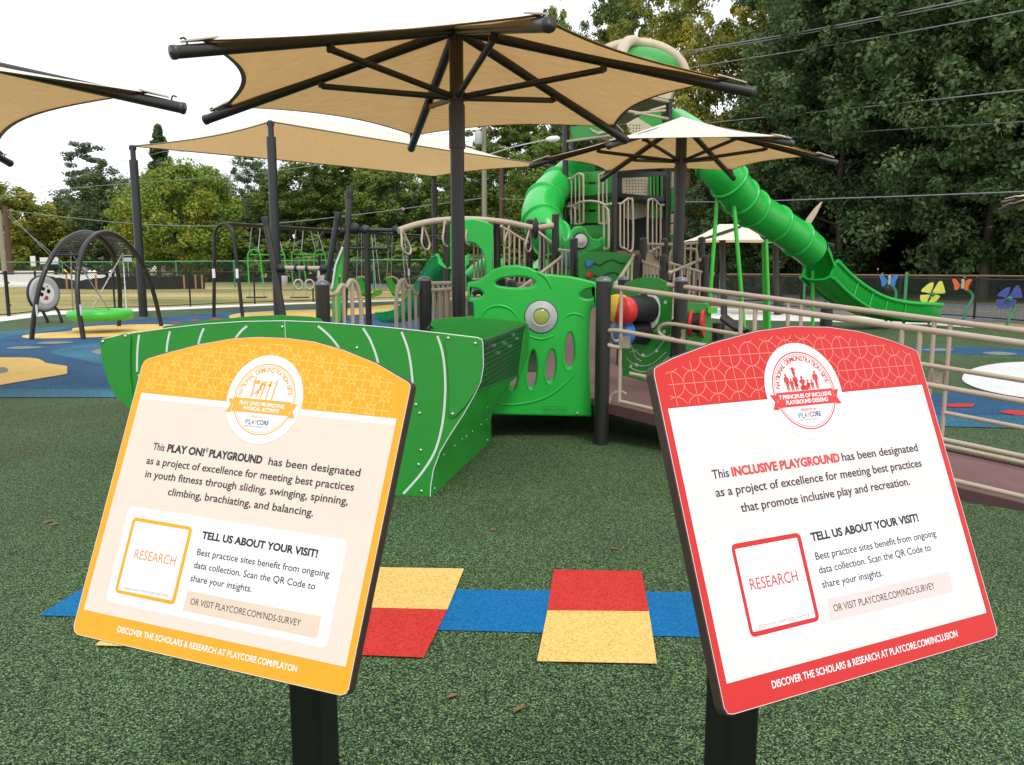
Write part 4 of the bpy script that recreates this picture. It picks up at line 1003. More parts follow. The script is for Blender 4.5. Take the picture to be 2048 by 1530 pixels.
for ed in (rows[0], rows[-1], [r_[0] for r_ in rows], [r_[-1] for r_ in rows]): b.tube(ed, .022, 6)
b.tube([r_[n // 2] - V((0, 0, .02)) for r_ in rows[4:-4]], .012, 5)
b.build('hem', M['hem'], cl)
# ------------------------------------------------------------------ two-post hipped canopy over the bench
hc = thing('hipped_canopy', 'small cream hipped canopy on two dark posts seen beyond the tube slide', 'canopy', (8.0, 26.5, 0)); o = hc.location.copy()
x0, x1, y0, y1, ez = 5.65, 9.75, 25.4, 28.4, 2.36; rz = 2.95
ra, rb_ = V((6.85, 26.9, rz)), V((8.1, 26.9, rz))
cs = [V((x0, y0, ez)), V((x1, y0, ez)), V((x1, y1, ez)), V((x0, y1, ez))]
b = MB(o); m_ = 8
for (p, q, s, t) in ((cs[0], cs[1], ra, rb_), (cs[1], cs[2], rb_, rb_), (cs[2], cs[3], rb_, ra), (cs[3], cs[0], ra, ra)):
    cc = V(((x0 + x1) / 2, (y0 + y1) / 2, ez)); rows = []
    for i in range(7):
        f = i / 6; row = []
        for j in range(m_ + 1):
            tt = j / m_; e = lerp(p, q, tt); e = lerp(e, cc, .10 * 4 * tt * (1 - tt)); e.z = ez + .04 * 4 * tt * (1 - tt)
            pt = lerp(lerp(s, t, tt), e, f); pt.z -= .10 * math.sin(math.pi * f); row.append(pt)
        rows.append(row)
    b.grid(rows)
b.build('canopy', M['cloth'], hc)
for c_ in cs:
    mid = V(((x0 + x1) / 2, (y0 + y1) / 2, rz - .05)); d = (c_ - mid).normalized(); b = MB(o); b.tube([lerp(mid, c_, .1), c_ + d * .35 - V((0, 0, .08))], .055, 10); b.build('rib', M['brown'], hc)
for px in (1449, 1556):
    q = P(px, 600, 26.3); b = MB(o); b.tube([V((q.x, 26.3, 0)), V((q.x, 26.9, ez + .35))], .11, 14); b.build('post', M['brown'], hc)
bn_ = thing('park_bench', 'black bench with backrest beneath the small hipped canopy', 'bench', (P(1520, 600, 26.8).x, 26.8, 0)); o = bn_.location.copy()
xa, xb = P(1475, 600, 26.8).x, P(1570, 600, 26.8).x
b = MB(o)
for k in range(4): b.box(((xa + xb) / 2, 26.6 + .11 * k, .45), (xb - xa, .09, .035))
b.build('seat', M['black'], bn_)
b = MB(o)
for k in range(3): b.box(((xa + xb) / 2, 27.02 + .03 * k, .60 + .11 * k), (xb - xa, .03, .085))
b.build('backrest', M['black'], bn_)
for x in (xa + .15, xb - .15):
    b = MB(o); b.tube([(x, 26.6, 0), (x, 26.6, .43), (x, 26.95, .45), (x, 27.1, .88)], .03, 8); b.tube([(x, 26.98, 0), (x, 26.97, .44)], .03, 8); b.build('leg', M['black'], bn_)
# ================================================================== left: arch swing, drum, swing set
def chain(b, a, c, r=.011):
    """link chain as alternating short flat links"""
    a, c = V(a), V(c); L = (c - a).length; n = max(4, int(L / .085)); d = (c - a) / n; ax = d.normalized(); s1 = ax.orthogonal().normalized(); s2 = ax.cross(s1)
    for i in range(n):
        s = s1 if i % 2 else s2; p = a + d * i; q = p + d * 1.12
        b.tube([p, p + d * .56 + s * r * 1.1, q], r, 4, False); b.tube([p, p + d * .56 - s * r * 1.1, q], r, 4, False)
af = thing('arch_swing_frame', 'dark bronze double arch frame with slatted top over the round saucer swing', 'swing frame', (-9.7, 19, 0)); o = af.location.copy()
def archpts(xb, lean, n=30):
    f0, f1 = 17.1, 20.9; out = []
    for i in range(n + 1):
        t = math.pi * i / n; y = 19.0 - 1.92 * math.cos(t) * (1 - .10 * math.sin(t)); z = 2.34 * math.sin(t) ** .66
        out.append(V((xb + lean * z / 2.4, y, z)))
    return out
A1, A2_ = archpts(-10.28, .36), archpts(-9.17, -.30)
for a_ in (A1, A2_):
    b = MB(o); b.tube(a_, .053, 12); t_ = b.build('arch', M['brown'], af)
    for i_ in (5, 25): b = MB(o); d = (a_[i_ + 1] - a_[i_ - 1]).normalized(); b.lathe(a_[i_] - d * .03, [(.058, 0), (.058, .06)], d, 12); b.build('joint_sleeve', M['brown_lt'], t_)
for lo, hi in ((7, 14), (16, 23)):
    b = MB(o); N_ = 19
    for k in range(N_ + 1):
        i_ = lo + (hi - lo) * k / N_; i0 = int(i_); f = i_ - i0; i1 = min(i0 + 1, 30)
        p, q = lerp(A1[i0], A1[i1], f), lerp(A2_[i0], A2_[i1], f); b.tube([p, q], .011 if 0 < k < N_ else .024, 6)
    for s in (.12, .88): b.tube([lerp(A1[i], A2_[i], s) for i in range(lo, hi + 1)], .016, 6)
    b.build('slatted_plate', M['brown'], af)
for x_, i_ in ((-10.2, 1), (-9.2, 1)):
    b = MB(o); a_ = A1 if x_ < -10 else A2_; p = lerp(a_[1], a_[2], .3); b.box(p + V((.055, -.02, 0)), (.02, .05, .24)); b.build('label_sticker', M['white'], af)
sc_ = thing('saucer_swing', 'bright green round saucer swing hanging from chains under the dark arches', 'swing', (-9.75, 19, 0)); o = sc_.location.copy()
b = MB(o); c = V((-9.75, 19, .42)); ring_ = [c + V((math.cos(a) * .60, math.sin(a) * .60, 0)) for a in [2 * math.pi * i / 40 for i in range(40)]]
b.tube(ring_, .125, 14, closed=True); b.build('saucer_ring', M['lime'], sc_)
b = MB(o); b.lathe(c - V((0, 0, .05)), [(.6, 0), (.4, -.03), (.02, -.05), (.02, -.03), (.4, -.01), (.6, .02)], (0, 0, 1), 30); b.build('saucer_net', M['rubberblk'], sc_)
for hp in (lerp(A1[8], A2_[8], .5), lerp(A1[22], A2_[22], .5)):
    sy = -1 if hp.y < 19 else 1
    for sx in (-.42, .42):
        b = MB(o); chain(b, hp - V((0, 0, .05)), c + V((sx, sy * .42, .12))); b.build('chain', M['chain'], sc_)
dd = thing('spinner_disc', 'grey round activity disc with ladybird spots on two curved black legs', 'play panel', (P(87, 590, 22).x, 22, 0)); o = dd.location.copy()
c = P(88, 587, 22); ax = V((.95, -.31, 0)).normalized()
b = MB(o); b.lathe(c - ax * .05, [(.47, 0), (.49, .03), (.47, .09), (.40, .10)], ax, 32); di = b.build('disc', M['grey'], dd)
b = MB(o); b.lathe(c - ax * .055, [(.505, 0), (.505, .07)], ax, 32); b.build('rim', M['rubberblk'], di)
b = MB(o); b.lathe(c + ax * .05, [(.28, 0), (.28, .006)], ax, 28); b.build('picture', M['white'], di)
s_ = V((-ax.y, ax.x, 0)) * -1
for nm, lst, m_ in (('black_spots', [(-.06, .13, .055), (.10, .06, .06), (-.12, -.02, .055), (.06, .19, .02), (-.05, -.15, .02)], 'black'), ('red_spot', [(.02, -.12, .06)], 'red')):
    b = MB(o)
    for u, v, r_ in lst: b.lathe(c + ax * .056 - s_ * u + V((0, 0, v)), [(r_, 0), (r_, .004)], ax, 12)
    b.build(nm, M[m_], di)
for px in (107, 78):
    b = MB(o); q = P(px, 612, 22.2); b.tube(smooth_loop([c - ax * .02 + V((0, 0, -.30)), q + V((0, .1, -.05)), V((q.x + .12, 22.3, .12)), V((q.x + .14, 22.3, 0))], 5, False), .04, 8); b.build('leg', M['black'], dd)
# swing set: three hooped end frames and one long beam
F = [V((-8.75, 24.7, 0)), V((-6.62, 29.3, 0)), V((-3.9, 33.8, 0))]
bd = (F[2] - F[0]).normalized(); bs_ = V((bd.y, -bd.x, 0))
sw = thing('swing_frame', 'long bronze swing beam on hooped end frames beneath the shade sail', 'swing frame', F[0]); o = sw.location.copy()
BH = 2.84
b = MB(o); b.tube([F[0] + V((0, 0, BH)), F[2] + V((0, 0, BH)) + bd * 2.2], .06, 12); b.build('top_beam', M['brown'], sw)
for f in F:
    b = MB(o); h = .36
    pts = [f - bs_ * .62] + [f - bs_ * (.42 * math.cos(t)) + V((0, 0, 2.38 + .46 * math.sin(t))) for t in [math.pi * i / 14 for i in range(15)]] + [f + bs_ * .62]
    b.tube(pts, .055, 10); e = b.build('hoop_frame', M['brown'], sw)
    for s_ in (-1, 1): b = MB(o); b.box(f + bs_ * (.50 * s_) + V((0, -.05, 1.35)), (.08, .06, .28)); b.build('label_sticker', M['white'], e)
def hang(t): return lerp(F[0], F[2], t) + V((0, 0, BH - .05))
for i, (px, lab) in enumerate(((521, 'lime tube parent and child swing nearer the first hoop'), (607, 'lime tube parent and child swing next to the leaning bronze pole'))):
    Y = (25.86, 27.6)[i]; q = P(px, 560, Y); t_ = thing('companion_swing', lab, 'swing', (q.x, Y, 0), 'companion swings'); o = t_.location.copy()
    zt, zb = 1.5 + (537 - 500) * Y / 1600, 1.5 - (595 - 537) * Y / 1600; hw = .30
    for k, (dx, dy) in enumerate(((-.17, 0), (.45, .55))):
        b = MB(o); c0 = V((q.x + dx, Y + dy, 0)); w2 = .20
        b.tube([c0 + V((-w2, 0, .95 if k == 0 else 1.4)), c0 + V((-w2 * 1.05, 0, zt - .45))] + [c0 + V((-w2 * math.cos(a), 0, zt - .2 + .2 * math.sin(a))) for a in [math.pi * j / 10 for j in range(11)]] + [c0 + V((w2 * 1.05, 0, zt - .45)), c0 + V((w2 * 1.3, 0, .95 if k == 0 else 1.4))], .024, 8); b.build('side_tube', M['lime'], t_)
    b = MB(o); b.tube([V((q.x - .3, Y, zt - .16)), V((q.x + .62, Y + .55, zt - .16))], .022, 8); b.build('cross_tube', M['lime'], t_)
    b = MB(o); b.box((q.x - .15, Y, zb + .02), (.62, .20, .04)); b.build('platform_seat', M['rubberblk'], t_)
    for dx in (-.37, .09): b = MB(o); chain(b, (q.x + dx, Y, zb + .03), (q.x + dx * 1.0, Y, .98)); b.build('lower_chain', M['chain'], t_)
    for dx, dy in ((-.17, 0), (.45, .55)):
        top = hang((Y + dy * 1.15 - 24.7) / 9.1)
        for s_ in (-.14, .14): b = MB(o); chain(b, (q.x + dx + s_, Y + dy, zt - .03), (top.x + s_ * .6, top.y + s_ * 1.1, top.z)); b.build('upper_chain', M['chain'], t_)
    b = MB(o); b.lathe(V((q.x + .52, Y + .6, 1.15)), [(.10, -.24), (.17, -.1), (.19, .1), (.16, .12)], (0, 0, 1), 12); b.build('bucket_seat', M['grey'], t_)
for i, (px, lab) in enumerate(((735, 'lime moulded chair swing to the left of the thin dark post'), (795, 'lime moulded chair swing to the right of the thin dark post'))):
    Y = (30.7, 32.4)[i]; q = P(px, 575, Y); t_ = thing('chair_swing', lab, 'swing', (q.x, Y, 0), 'moulded chair swings'); o = t_.location.copy()
    sc2 = Y / 1600; X = lambda a, c_: V((q.x + (a - px) * sc2, Y + .001 * (a - px), 1.5 - (c_ - 537) * sc2))
    k0 = px - 735
    b = MB(o); rows = []
    prof = [(716, 556), (720, 565), (726, 577), (731, 588), (738, 592), (747, 590), (756, 586), (757, 580)]
    for s_ in (-.28, -.20, 0, .20, .28): rows.append([X(a + k0, c_) + V((s_ * .35, s_, .05 * (abs(s_) > .25))) for a, c_ in prof])
    b.grid(rows); b.grid([[p - V((0, 0, .05)) for p in r_][::-1] for r_ in rows]); b.build('seat_shell', M['lime'], t_)
    b = MB(o); b.tube(smooth_loop([X(714 + k0, 556), X(724 + k0, 553), X(735 + k0, 558), X(741 + k0, 572), X(750 + k0, 585)], 4, False), .035, 8); b.build('safety_bar', M['beige'], t_)
    for a, s_ in ((714, -.22), (752, .22)):
        b = MB(o); hp = hang((Y - 24.7 + s_ * 1.6) / 9.1); chain(b, X(a + k0, 556 if s_ < 0 else 582), hp); b.build('chain', M['chain'], t_); b = MB(o); chain(b, X(a + k0 + 6, 556 if s_ < 0 else 584) + V((0, .4, 0)), hp + V((.1, .1, 0))); b.build('chain', M['chain'], t_)
# ================================================================== fitness frame between boat and swings
YF = 15.5
X = lambda a, c, Y=YF: P(a, c, Y)
ff = thing('fitness_frame', 'leaning bronze poles with rubber caps, trapeze bar and green angled climbing plate', 'climbing frame', (X(690, 600).x, YF, 0)); o = ff.location.copy()
def gnd(p, q):
    t = p.z / (p.z - q.z); r = lerp(p, q, t); return r
for (a, c) in (((532, 446), (566, 628)), ((675, 437), (654, 560)), ((698.5, 393), (688, 640))):
    p, q = X(*a), X(*c); e = gnd(p, q); b = MB(o); b.tube([p, e], .058, 14); po = b.build('leaning_pole', M['brown_lt'] if a[0] != 675 else M['charcoal'], ff)
    d = (p - e).normalized(); b = MB(o); b.lathe(p - d * .04, [(.066, 0), (.068, .14), (.06, .165), (.02, .17)], d, 14); b.build('rubber_cap', M['rubberblk'], po)
b = MB(o); b.tube([X(560, 536), X(650, 537)], .045, 10); bar_ = b.build('cross_bar', M['tan'], ff)
for a, c in ((562, 537), (648, 538)): b = MB(o); b.ball(X(a, c), .10, 12, (1, 1, .85)); b.build('clamp_ball', M['rubberblk'], ff)
for a in (597, 619):
    b = MB(o); q = X(a, 569); b.tube([q + V((math.cos(t) * .075, .03 * math.cos(t), math.sin(t) * .09)) for t in [2 * math.pi * i / 20 for i in range(20)]], .02, 8, closed=True); g_ = b.build('hand_ring', M['beige'], bar_)
    b = MB(o); chain(b, q + V((0, 0, .09)), X(a - 5, 540)); b.lathe(X(a - 8, 537), [(.055, 0), (.055, .05)], (1, 0, 0), 10); b.build('ring_hanger', M['rubberblk'], bar_)
b = MB(o); b.tube([X(672, 455), X(684, 463), X(700, 460)], .035, 8); b.tube([X(700, 460), X(795, 461)], .038, 10); b.build('upper_bar', M['charcoal'], ff)
for a, c, r_ in ((709, 457, .11), (730.5, 460, .095), (791, 460, .085), (686, 462, .07)): b = MB(o); b.ball(X(a, c), r_, 14, (.8 if a == 791 else 1, 1, 1)); b.build('clamp_ball', M['rubberblk'] if a != 730.5 else M['charcoal'], ff)
b = MB(o); b.tube([X(699, 496.5), X(777, 497)], .026, 8); b.tube([X(714, 463), X(714, 496)], .02, 8); b.tube([X(776, 461), X(776, 497)], .02, 8); b.build('trapeze_bar', M['charcoal'], ff)
b = MB(o); p = X(733, 462); b.tube([V((p.x, p.y, 0)), p], .06, 14); b.build('post', M['brown'], ff)
z3 = zf(400, 360, .24414)
b = MB(o); vplate(b, [z3([(1172, 548), (1186, 600), (1190, 1160), (1085, 1160), (1078, 1000), (1082, 880), (1100, 770), (1135, 650)]), z3([(1135, 790), (1150, 760), (1150, 820), (1138, 880)])[::-1], z3([(1150, 950), (1175, 900), (1178, 960), (1155, 1010)])[::-1], z3([(1095, 1020), (1115, 1010), (1110, 1080), (1095, 1090)])[::-1]], (-8, YF + .1), (0, YF + .1), .03, .006); cp = b.build('climbing_plate', M['lime'], ff)
b = MB(o); b.tube([X(685.5, 494), X(671, 530), X(664, 577)], .022, 6); b.build('plate_edge', M['white'], cp)
# ------------------------------------------------------------------ overhead loop ladder
ol = thing('overhead_loop_ladder', 'arched tan overhead beam with hanging teardrop loops behind the umbrella pole', 'climbing ladder', (P(1000, 500, 14).x, 14, 0)); o = ol.location.copy()
bp = [P(a, c, Y) for a, c, Y in ((797, 461, 13.4), (830, 450, 13.6), (870, 442, 13.8), (920, 438.5, 14), (970, 440, 14.1), (1020, 446, 14.2), (1068, 455.5, 14.3), (1108, 451, 14.3))]
b = MB(o); b.tube(smooth_loop(bp, 5, False), .052, 12); be = b.build('arched_beam', M['tan'], ol)
for (ta, tcy), (ba, bc_), Y in (((803, 462), (816, 507), 13.4), ((846, 453), (853, 498), 13.7), ((890, 446), (894, 491), 13.85), ((937, 443), (939, 489), 14), ((976, 445), (977, 489), 14.1), ((1020, 451), (1014, 495), 14.2), ((1060, 460), (1056, 502), 14.3)):
    p, q = P(ta, tcy - 4, Y), P(ba, bc_, Y); s_ = V((.055, .11, 0)); b = MB(o)
    L_ = [p, lerp(p, q, .35) + s_ * .5, lerp(p, q, .75) + s_, q + s_ * .5, q - s_ * .5, lerp(p, q, .75) - s_, lerp(p, q, .35) - s_ * .5]
    b.tube(smooth_loop(L_, 4), .019, 8, closed=True); b.build('hand_loop', M['tan'], ol)
b = MB(o); b.ball(P(1071, 457, 14.3), .12, 12, (.5, 1, 1.6)); b.build('beam_clamp', M['rubberblk'], ol)
# ------------------------------------------------------------------ small slide with hood
def sweep(b, path, prof, smooth=True):
    """sweep an open profile (side, up) along a path, kept upright"""
    rows = []
    for i, p in enumerate(path):
        t = (path[min(i + 1, len(path) - 1)] - path[max(i - 1, 0)]).normalized(); s_ = t.cross(V((0, 0, 1))).normalized(); u_ = s_.cross(t)
        rows.append([p + s_ * a + u_ * c for a, c in prof])
    b.grid(rows, smooth); return rows
def chute(b, path, w_, h, th=.04):
    prof = [(-w_ - .05, h - .01), (-w_ - .05, h), (-w_ - .02, h + .025), (-w_ + .02, h), (-w_ + .06, .08), (-w_ * .55, 0), (0, -.02), (w_ * .55, 0), (w_ - .06, .08), (w_ - .02, h), (w_ + .02, h + .025), (w_ + .05, h), (w_ + .05, h - .01), (w_ + .01, h - .05), (w_ + .01, .04), (w_ * .6, -th), (0, -th - .02), (-w_ * .6, -th), (-w_ - .01, .04), (-w_ - .01, h - .05)]
    prof.append(prof[0]); rows = sweep(b, path, prof)
    for r_ in (rows[0], rows[-1]): b.add(r_[:-1], [tuple(range(len(r_) - 1))])
ss = thing('small_slide', 'short open green slide curving down from a green arched hood behind the barriers', 'slide', (P(900, 600, 14).x, 14, 0)); o = ss.location.copy()
pth = smooth_loop([P(908, 532, 13.9), P(893, 545, 14.3), P(872, 575, 15.2), P(848, 608, 16.3), P(825, 632, 17.3), P(800, 640, 18.0), P(776, 641, 18.6)], 5, False)
b = MB(o); chute(b, pth, .27, .20); b.build('chute', M['slide'], ss)
b = MB(o); ho = [(899, 447), (915, 442), (945, 438), (972, 443), (986, 452), (986, 562), (973, 562), (970, 520), (963, 500), (950, 487), (938, 484), (925, 488), (916, 500), (911, 525), (909, 562), (899, 562)]
O_, d_, uv = vuv(ho, (-2, 14.0), (1, 14.0)); b.moulded([uv], O_, d_, (0, 0, 1), .16, .022); b.build('hood', M['slide'], ss)
b = MB(o); b.tube(smooth_loop([P(945, 560, 15), P(960, 545, 15), P(985, 533, 15), P(1000, 540, 15)], 4, False), .2, 12); b.build('side_wing', M['slide'], ss)
# ------------------------------------------------------------------ mid play deck: posts, decks, railings
md = thing('play_deck', 'middle play deck of dark posts, tan barred railings and maroon stepped platforms', 'play structure', (P(1150, 600, 13.5).x, 13.5, 0)); o = md.location.copy()
for a, c, Y in ((1111, 429, 14.35), (1059, 440, 14.6), (1085, 447, 15.4), (994, 441, 14.3), (892, 448, 13.9), (1148, 478, 13.5), (1276, 511, 12.6), (1287, 478, 14.2), (1329, 479, 14.6), (1328, 511, 12.3), (1404, 476, 14.3), (1411, 513, 12.8), (1022, 562, 9.9)):
    p = P(a, c, Y); b = MB(o); b.tube([V((p.x, p.y, 0)), p], .0635, 14); q = b.build('post', M['brown'], md); b = MB(o); postcap(b, p); b.build('post_cap', M['brown_lt'], q)
def railing(A, B, drop, n, loop=False):
    b = MB(o); A, B = P(*A), P(*B); d = V((0, 0, drop))
    b.tube([A, B], .024, 8); b.tube([A - d, B - d], .02, 8)
    for k in range(n): t = (k + .5) / n; b.tube([lerp(A, B, t), lerp(A, B, t) - d], .018, 7)
    for q in (A, B): b.ball(q, .035, 8)
    b.build('railing', M['tan'], md)
for r_ in (((1003, 453, 14.1), (1054, 484, 14.3), .85, 5), ((1076, 463, 14.9), (1110, 491, 14.5), .85, 4), ((1040, 578, 11), (1122, 515, 13.2), .75, 6), ((1232, 568, 10.2), (1268, 512, 12.6), .75, 4), ((1284, 523, 12.6), (1322, 536, 12.3), .8, 5),
           ((1342, 527, 12.2), (1406, 545, 12.8), .75, 5), ((1293, 488, 14.3), (1325, 489, 14.5), .85, 4), ((1340, 489, 14.2), (1400, 486, 14.3), .85, 5), ((862, 567, 9.6), (912, 566, 9.4), .72, 5), ((862, 581, 9.5), (912, 578, 9.3), .62, 4), ((944, 449, 14.2), (990, 448, 14.3), .95, 6), ((1120, 500, 13.6), (1146, 503, 13.5), .6, 3), ((1340, 545, 11.8), (1400, 520, 13), .7, 4)): railing(*r_)
for pts, z in (([(-.9, 13.6), (.1, 13.6), (.2, 15.0), (-.9, 15.0)], 1.0), ([(.1, 13.4), (1.0, 13.3), (1.2, 15.2), (.1, 15.3)], 1.25), ([(1.2, 13.0), (3.2, 13.0), (3.3, 15.2), (1.2, 15.6)], 1.4), ([(.45, 12.6), (1.45, 12.6), (1.5, 13.6), (.5, 13.6)], .95), ([(1.95, 12.3), (3.2, 12.3), (3.2, 13.2), (2.0, 13.2)], 1.0)):
    b = MB(o); n = len(pts); b.add([V((x, y, z)) for x, y in pts] + [V((x, y, z - .07)) for x, y in pts], [tuple(range(n))] + [(i, n + i, n + (i + 1) % n, (i + 1) % n) for i in range(n)] + [tuple(range(2 * n - 1, n - 1, -1))]); b.build('deck', M['deck'], md)
b = MB(o); b.grid([[P(x, y, 13.6 + dz) for x, y in pr] for dz, pr in ((0, [(1288, 556), (1290, 530), (1293, 508), (1302, 504)]), (.02, [(1298, 556), (1300, 528), (1305, 508), (1310, 508)]), (.25, [(1310, 556), (1312, 530), (1314, 515), (1316, 520)]), (.5, [(1322, 556), (1321, 535), (1320, 524), (1319, 526)]))]); b.build('rock_climber', M['beige'], md)
b = MB(o); b.tube(smooth_loop([P(a, c, 13) for a, c in ((1340, 560), (1340, 512), (1346, 500), (1360, 498), (1385, 498), (1394, 506), (1395, 560))], 4, False), .02, 8); b.build('grab_loop', M['tan'], md)
b = MB(o); b.tube(smooth_loop([P(a, c, 9.6) for a, c in ((946, 590), (952, 584), (962, 584), (967, 590))], 4, False), .03, 8); b.build('grab_handle', M['rubberblk'], md)
# climbing panel with two holds
cw = thing('climbing_panel', 'green climbing panel with one blue and one red hold and dark zigzag grooves', 'climbing wall', (P(1210, 600, 13).x, 13, 0)); o = cw.location.copy()
ca, cb = (0, 13.0), (3, 13.0)
b = MB(o); vplate(b, [[(1157, 516), (1163, 508), (1185, 504), (1205, 503), (1235, 505), (1263, 511), (1268, 520), (1266, 560), (1255, 612), (1160, 612)]], ca, cb, .03, .006); pn = b.build('panel', M['hdpe'], cw)
b = MB(o)
for lp in ([(1188, 527), (1200, 531), (1214, 522), (1228, 520), (1240, 526), (1250, 527)], [(1188, 550), (1198, 556), (1215, 547), (1230, 545), (1240, 552), (1252, 548)]): b.tube([P(x, y, 12.98) for x, y in lp], .014, 5)
b.build('zigzag_groove', M['hdpe_dk'], pn)
for nm, lp, m_ in (('hand_hold', [(1172, 521), (1187, 521), (1184, 530), (1175, 536), (1172, 534)], 'blue'), ('hand_hold', [(1176, 545), (1182, 543), (1184, 549), (1179, 558), (1171, 554), (1170, 551)], 'red')):
    b = MB(o); vplate(b, [lp], ca, cb, .09, .02, .05, 2, True); h_ = b.build(nm, M[m_], pn)
# toy console with round dial
tcn = thing('dial_console', 'lumpy bright green moulded console with a round white dial beside the spiral tube', 'play panel', (P(1165, 600, 14.6).x, 14.6, 0)); o = tcn.location.copy()
lo_ = [(1120, 470), (1130, 478), (1139, 474), (1141, 462), (1149, 454), (1160, 452), (1170, 457), (1175, 468), (1184, 477), (1195, 479), (1203, 474), (1209, 478), (1208, 492), (1198, 503), (1180, 508), (1172, 520), (1160, 560), (1128, 560), (1122, 500)]
O_, d_, uv = vuv(lo_, (0, 14.6), (3, 14.6)); b = MB(o); b.moulded([uv], O_, d_, (0, 0, 1), .34, .07); b.build('console_body', M['slide'], tcn)
c = P(1160, 482, 14.4); b = MB(o); b.lathe(c, [(.15, 0), (.15, .03), (.13, .04)], (.25, -1, 0), 24); dl = b.build('dial_rim', M['rubberblk'], tcn); b = MB(o); b.lathe(c + V((.011, -.043, 0)), [(.125, 0), (.12, .006), (.05, .008), (.05, .02), (.01, .022)], (.25, -1, 0), 24); b.build('dial_face', M['white'], dl)
b = MB(o); b.lathe(P(1136, 520, 14.2), [(.14, 0), (.16, .1), (.13, .16)], (.2, -1, 0), 16); b.build('teal_bubble', mat('teal_plastic', (.01, .22, .22), .2), tcn)
# ================================================================== tower
tw = thing('play_tower', 'tall green and tan play tower with dark posts and a domed roof', 'play tower', (P(1235, 600, 17.5).x, 17.5, 0)); o = tw.location.copy()
T = [P(1131, 300, 17.6), P(1231, 300, 16.3), P(1337, 300, 17.4), P(1330, 300, 19.4), P(1230, 300, 20.4), P(1147, 300, 19.4)]
for t in T:
    b = MB(o); b.tube([V((t.x, t.y, 0)), V((t.x, t.y, 5.0))], .0635, 14); q = b.build('tower_post', M['brown'], tw)
    b = MB(o); b.lathe(V((t.x, t.y, 3.38)), [(.072, 0), (.072, .10)], (0, 0, 1), 14); b.build('post_sleeve', M['brown_lt'], q)
for z in (1.86, 3.0):
    b = MB(o); pts = [V((t.x, t.y, z)) for t in T]; n = 6
    b.add(pts + [p - V((0, 0, .09)) for p in pts], [tuple(range(n)), tuple(range(2 * n - 1, n - 1, -1))] + [(i, n + i, n + (i + 1) % n, (i + 1) % n) for i in range(n)]); b.build('tower_deck', M['deck'] if z < 2 else M['black'], tw)
ta, tb, tcc = T[0], T[1], T[2]
def toff(lp, a, c, t, m_, nm, bev=.004, holes=(), off=0.0, par=None):
    b = MB(o); vplate(b, [lp] + [h[::-1] for h in holes], a, c, t, bev, off); return b.build(nm, M[m_], par or tw)
slits = [[(x, y - 3), (x + 7 + 9 * (k % 2), y - 3), (x + 7 + 9 * (k % 2), y + 2), (x, y + 2)] for y in (367, 394, 422) for k, x in enumerate((1166.5, 1176, 1194))]
toff([(1160, 345), (1215, 341), (1223, 352), (1223, 446), (1160, 446)], V(ta) + V((0, .25, 0)), V(tb) + V((0, .25, 0)), .03, 'hdpe', 'slotted_climbing_wall', holes=slits)
toff([(1138, 452), (1223, 449), (1223, 506), (1138, 503)], V(ta) + V((0, .15, 0)), V(tb) + V((0, .15, 0)), .03, 'hdpe', 'lower_panel')
toff([(1142, 254), (1165, 250), (1219, 256), (1213, 272), (1146, 279)], ta, tb, .03, 'hdpe', 'roof_panel')
toff([(1182, 256), (1196, 263), (1210, 262), (1216, 256), (1214, 266), (1200, 269), (1188, 263)], ta, tb, .03, 'beige', 'roof_trim', off=.03)
toff([(1265, 240), (1290, 226), (1320, 223), (1323, 245), (1320, 256), (1300, 260), (1262, 256)], tb, tcc, .03, 'hdpe', 'roof_panel')
toff([(1250, 248), (1272, 236), (1308, 258), (1300, 275), (1262, 272)], tb, tcc, .03, 'beige', 'roof_trim', off=.03, holes=[[(x, y), (x + 3, y), (x + 3, y + 3), (x, y + 3)] for x in (1256, 1262, 1268, 1274) for y in (250, 256, 262)])
b = MB(o); b.tube([PL(1134, 283, ta, tb), PL(1222, 271, ta, tb)], .03, 8); b.tube([PL(1268, 228, tb, tcc), PL(1330, 221, tb, tcc)], .03, 8); b.tube([PL(1300, 222, tb, tcc), PL(1330, 213, tb, tcc)], .03, 8); b.build('roof_rail', M['tan'], tw)
toff([(1245, 356), (1296, 354), (1296, 393), (1245, 393)], V(tb) + V((0, .9, 0)), V(tcc) + V((0, .9, 0)), .03, 'beige', 'perforated_panel', holes=[[(x, y), (x + 2.6, y), (x + 2.6, y + 2.6), (x, y + 2.6)] for x in range(1251, 1292, 6) for y in range(360, 390, 6)])
toff([(1250, 399), (1297, 397), (1297, 432), (1262, 440), (1250, 436)], V(tb) + V((0, .9, 0)), V(tcc) + V((0, .9, 0)), .03, 'beige', 'inner_panel')
toff([(1236, 343), (1332, 343), (1332, 352), (1236, 355)], tb, tcc, .06, 'black', 'dark_header')
for x in (1301, 1308, 1315, 1323):
    b = MB(o); b.tube([PL(x, 352, V(tb) + V((0, .7, 0)), V(tcc) + V((0, .7, 0))), PL(x, 436, V(tb) + V((0, .7, 0)), V(tcc) + V((0, .7, 0)))], .022, 7); b.build('climbing_pipe', M['lime'], tw)
back = [(1160, 300), (1330, 300), (1330, 500), (1160, 500)]
toff(back, (T[5].x, T[5].y + .2), (T[3].x, T[3].y + .2), .03, 'black', 'back_enclosure')
for (y0, y1, m_) in ((344, 376, 'beige'), (377, 398, 'hdpe'), (399, 424, 'hdpe'), (428, 446, 'beige'), (449, 470, 'beige'), (473, 503, 'hdpe')):
    toff([(1341, y0), (1356, y0 - 2), (1356, y1 - 2), (1341, y1)], V((T[2].x, T[2].y, 0)), V((T[2].x + 1, T[2].y + .6, 0)), .05, m_, 'side_panel', .01)
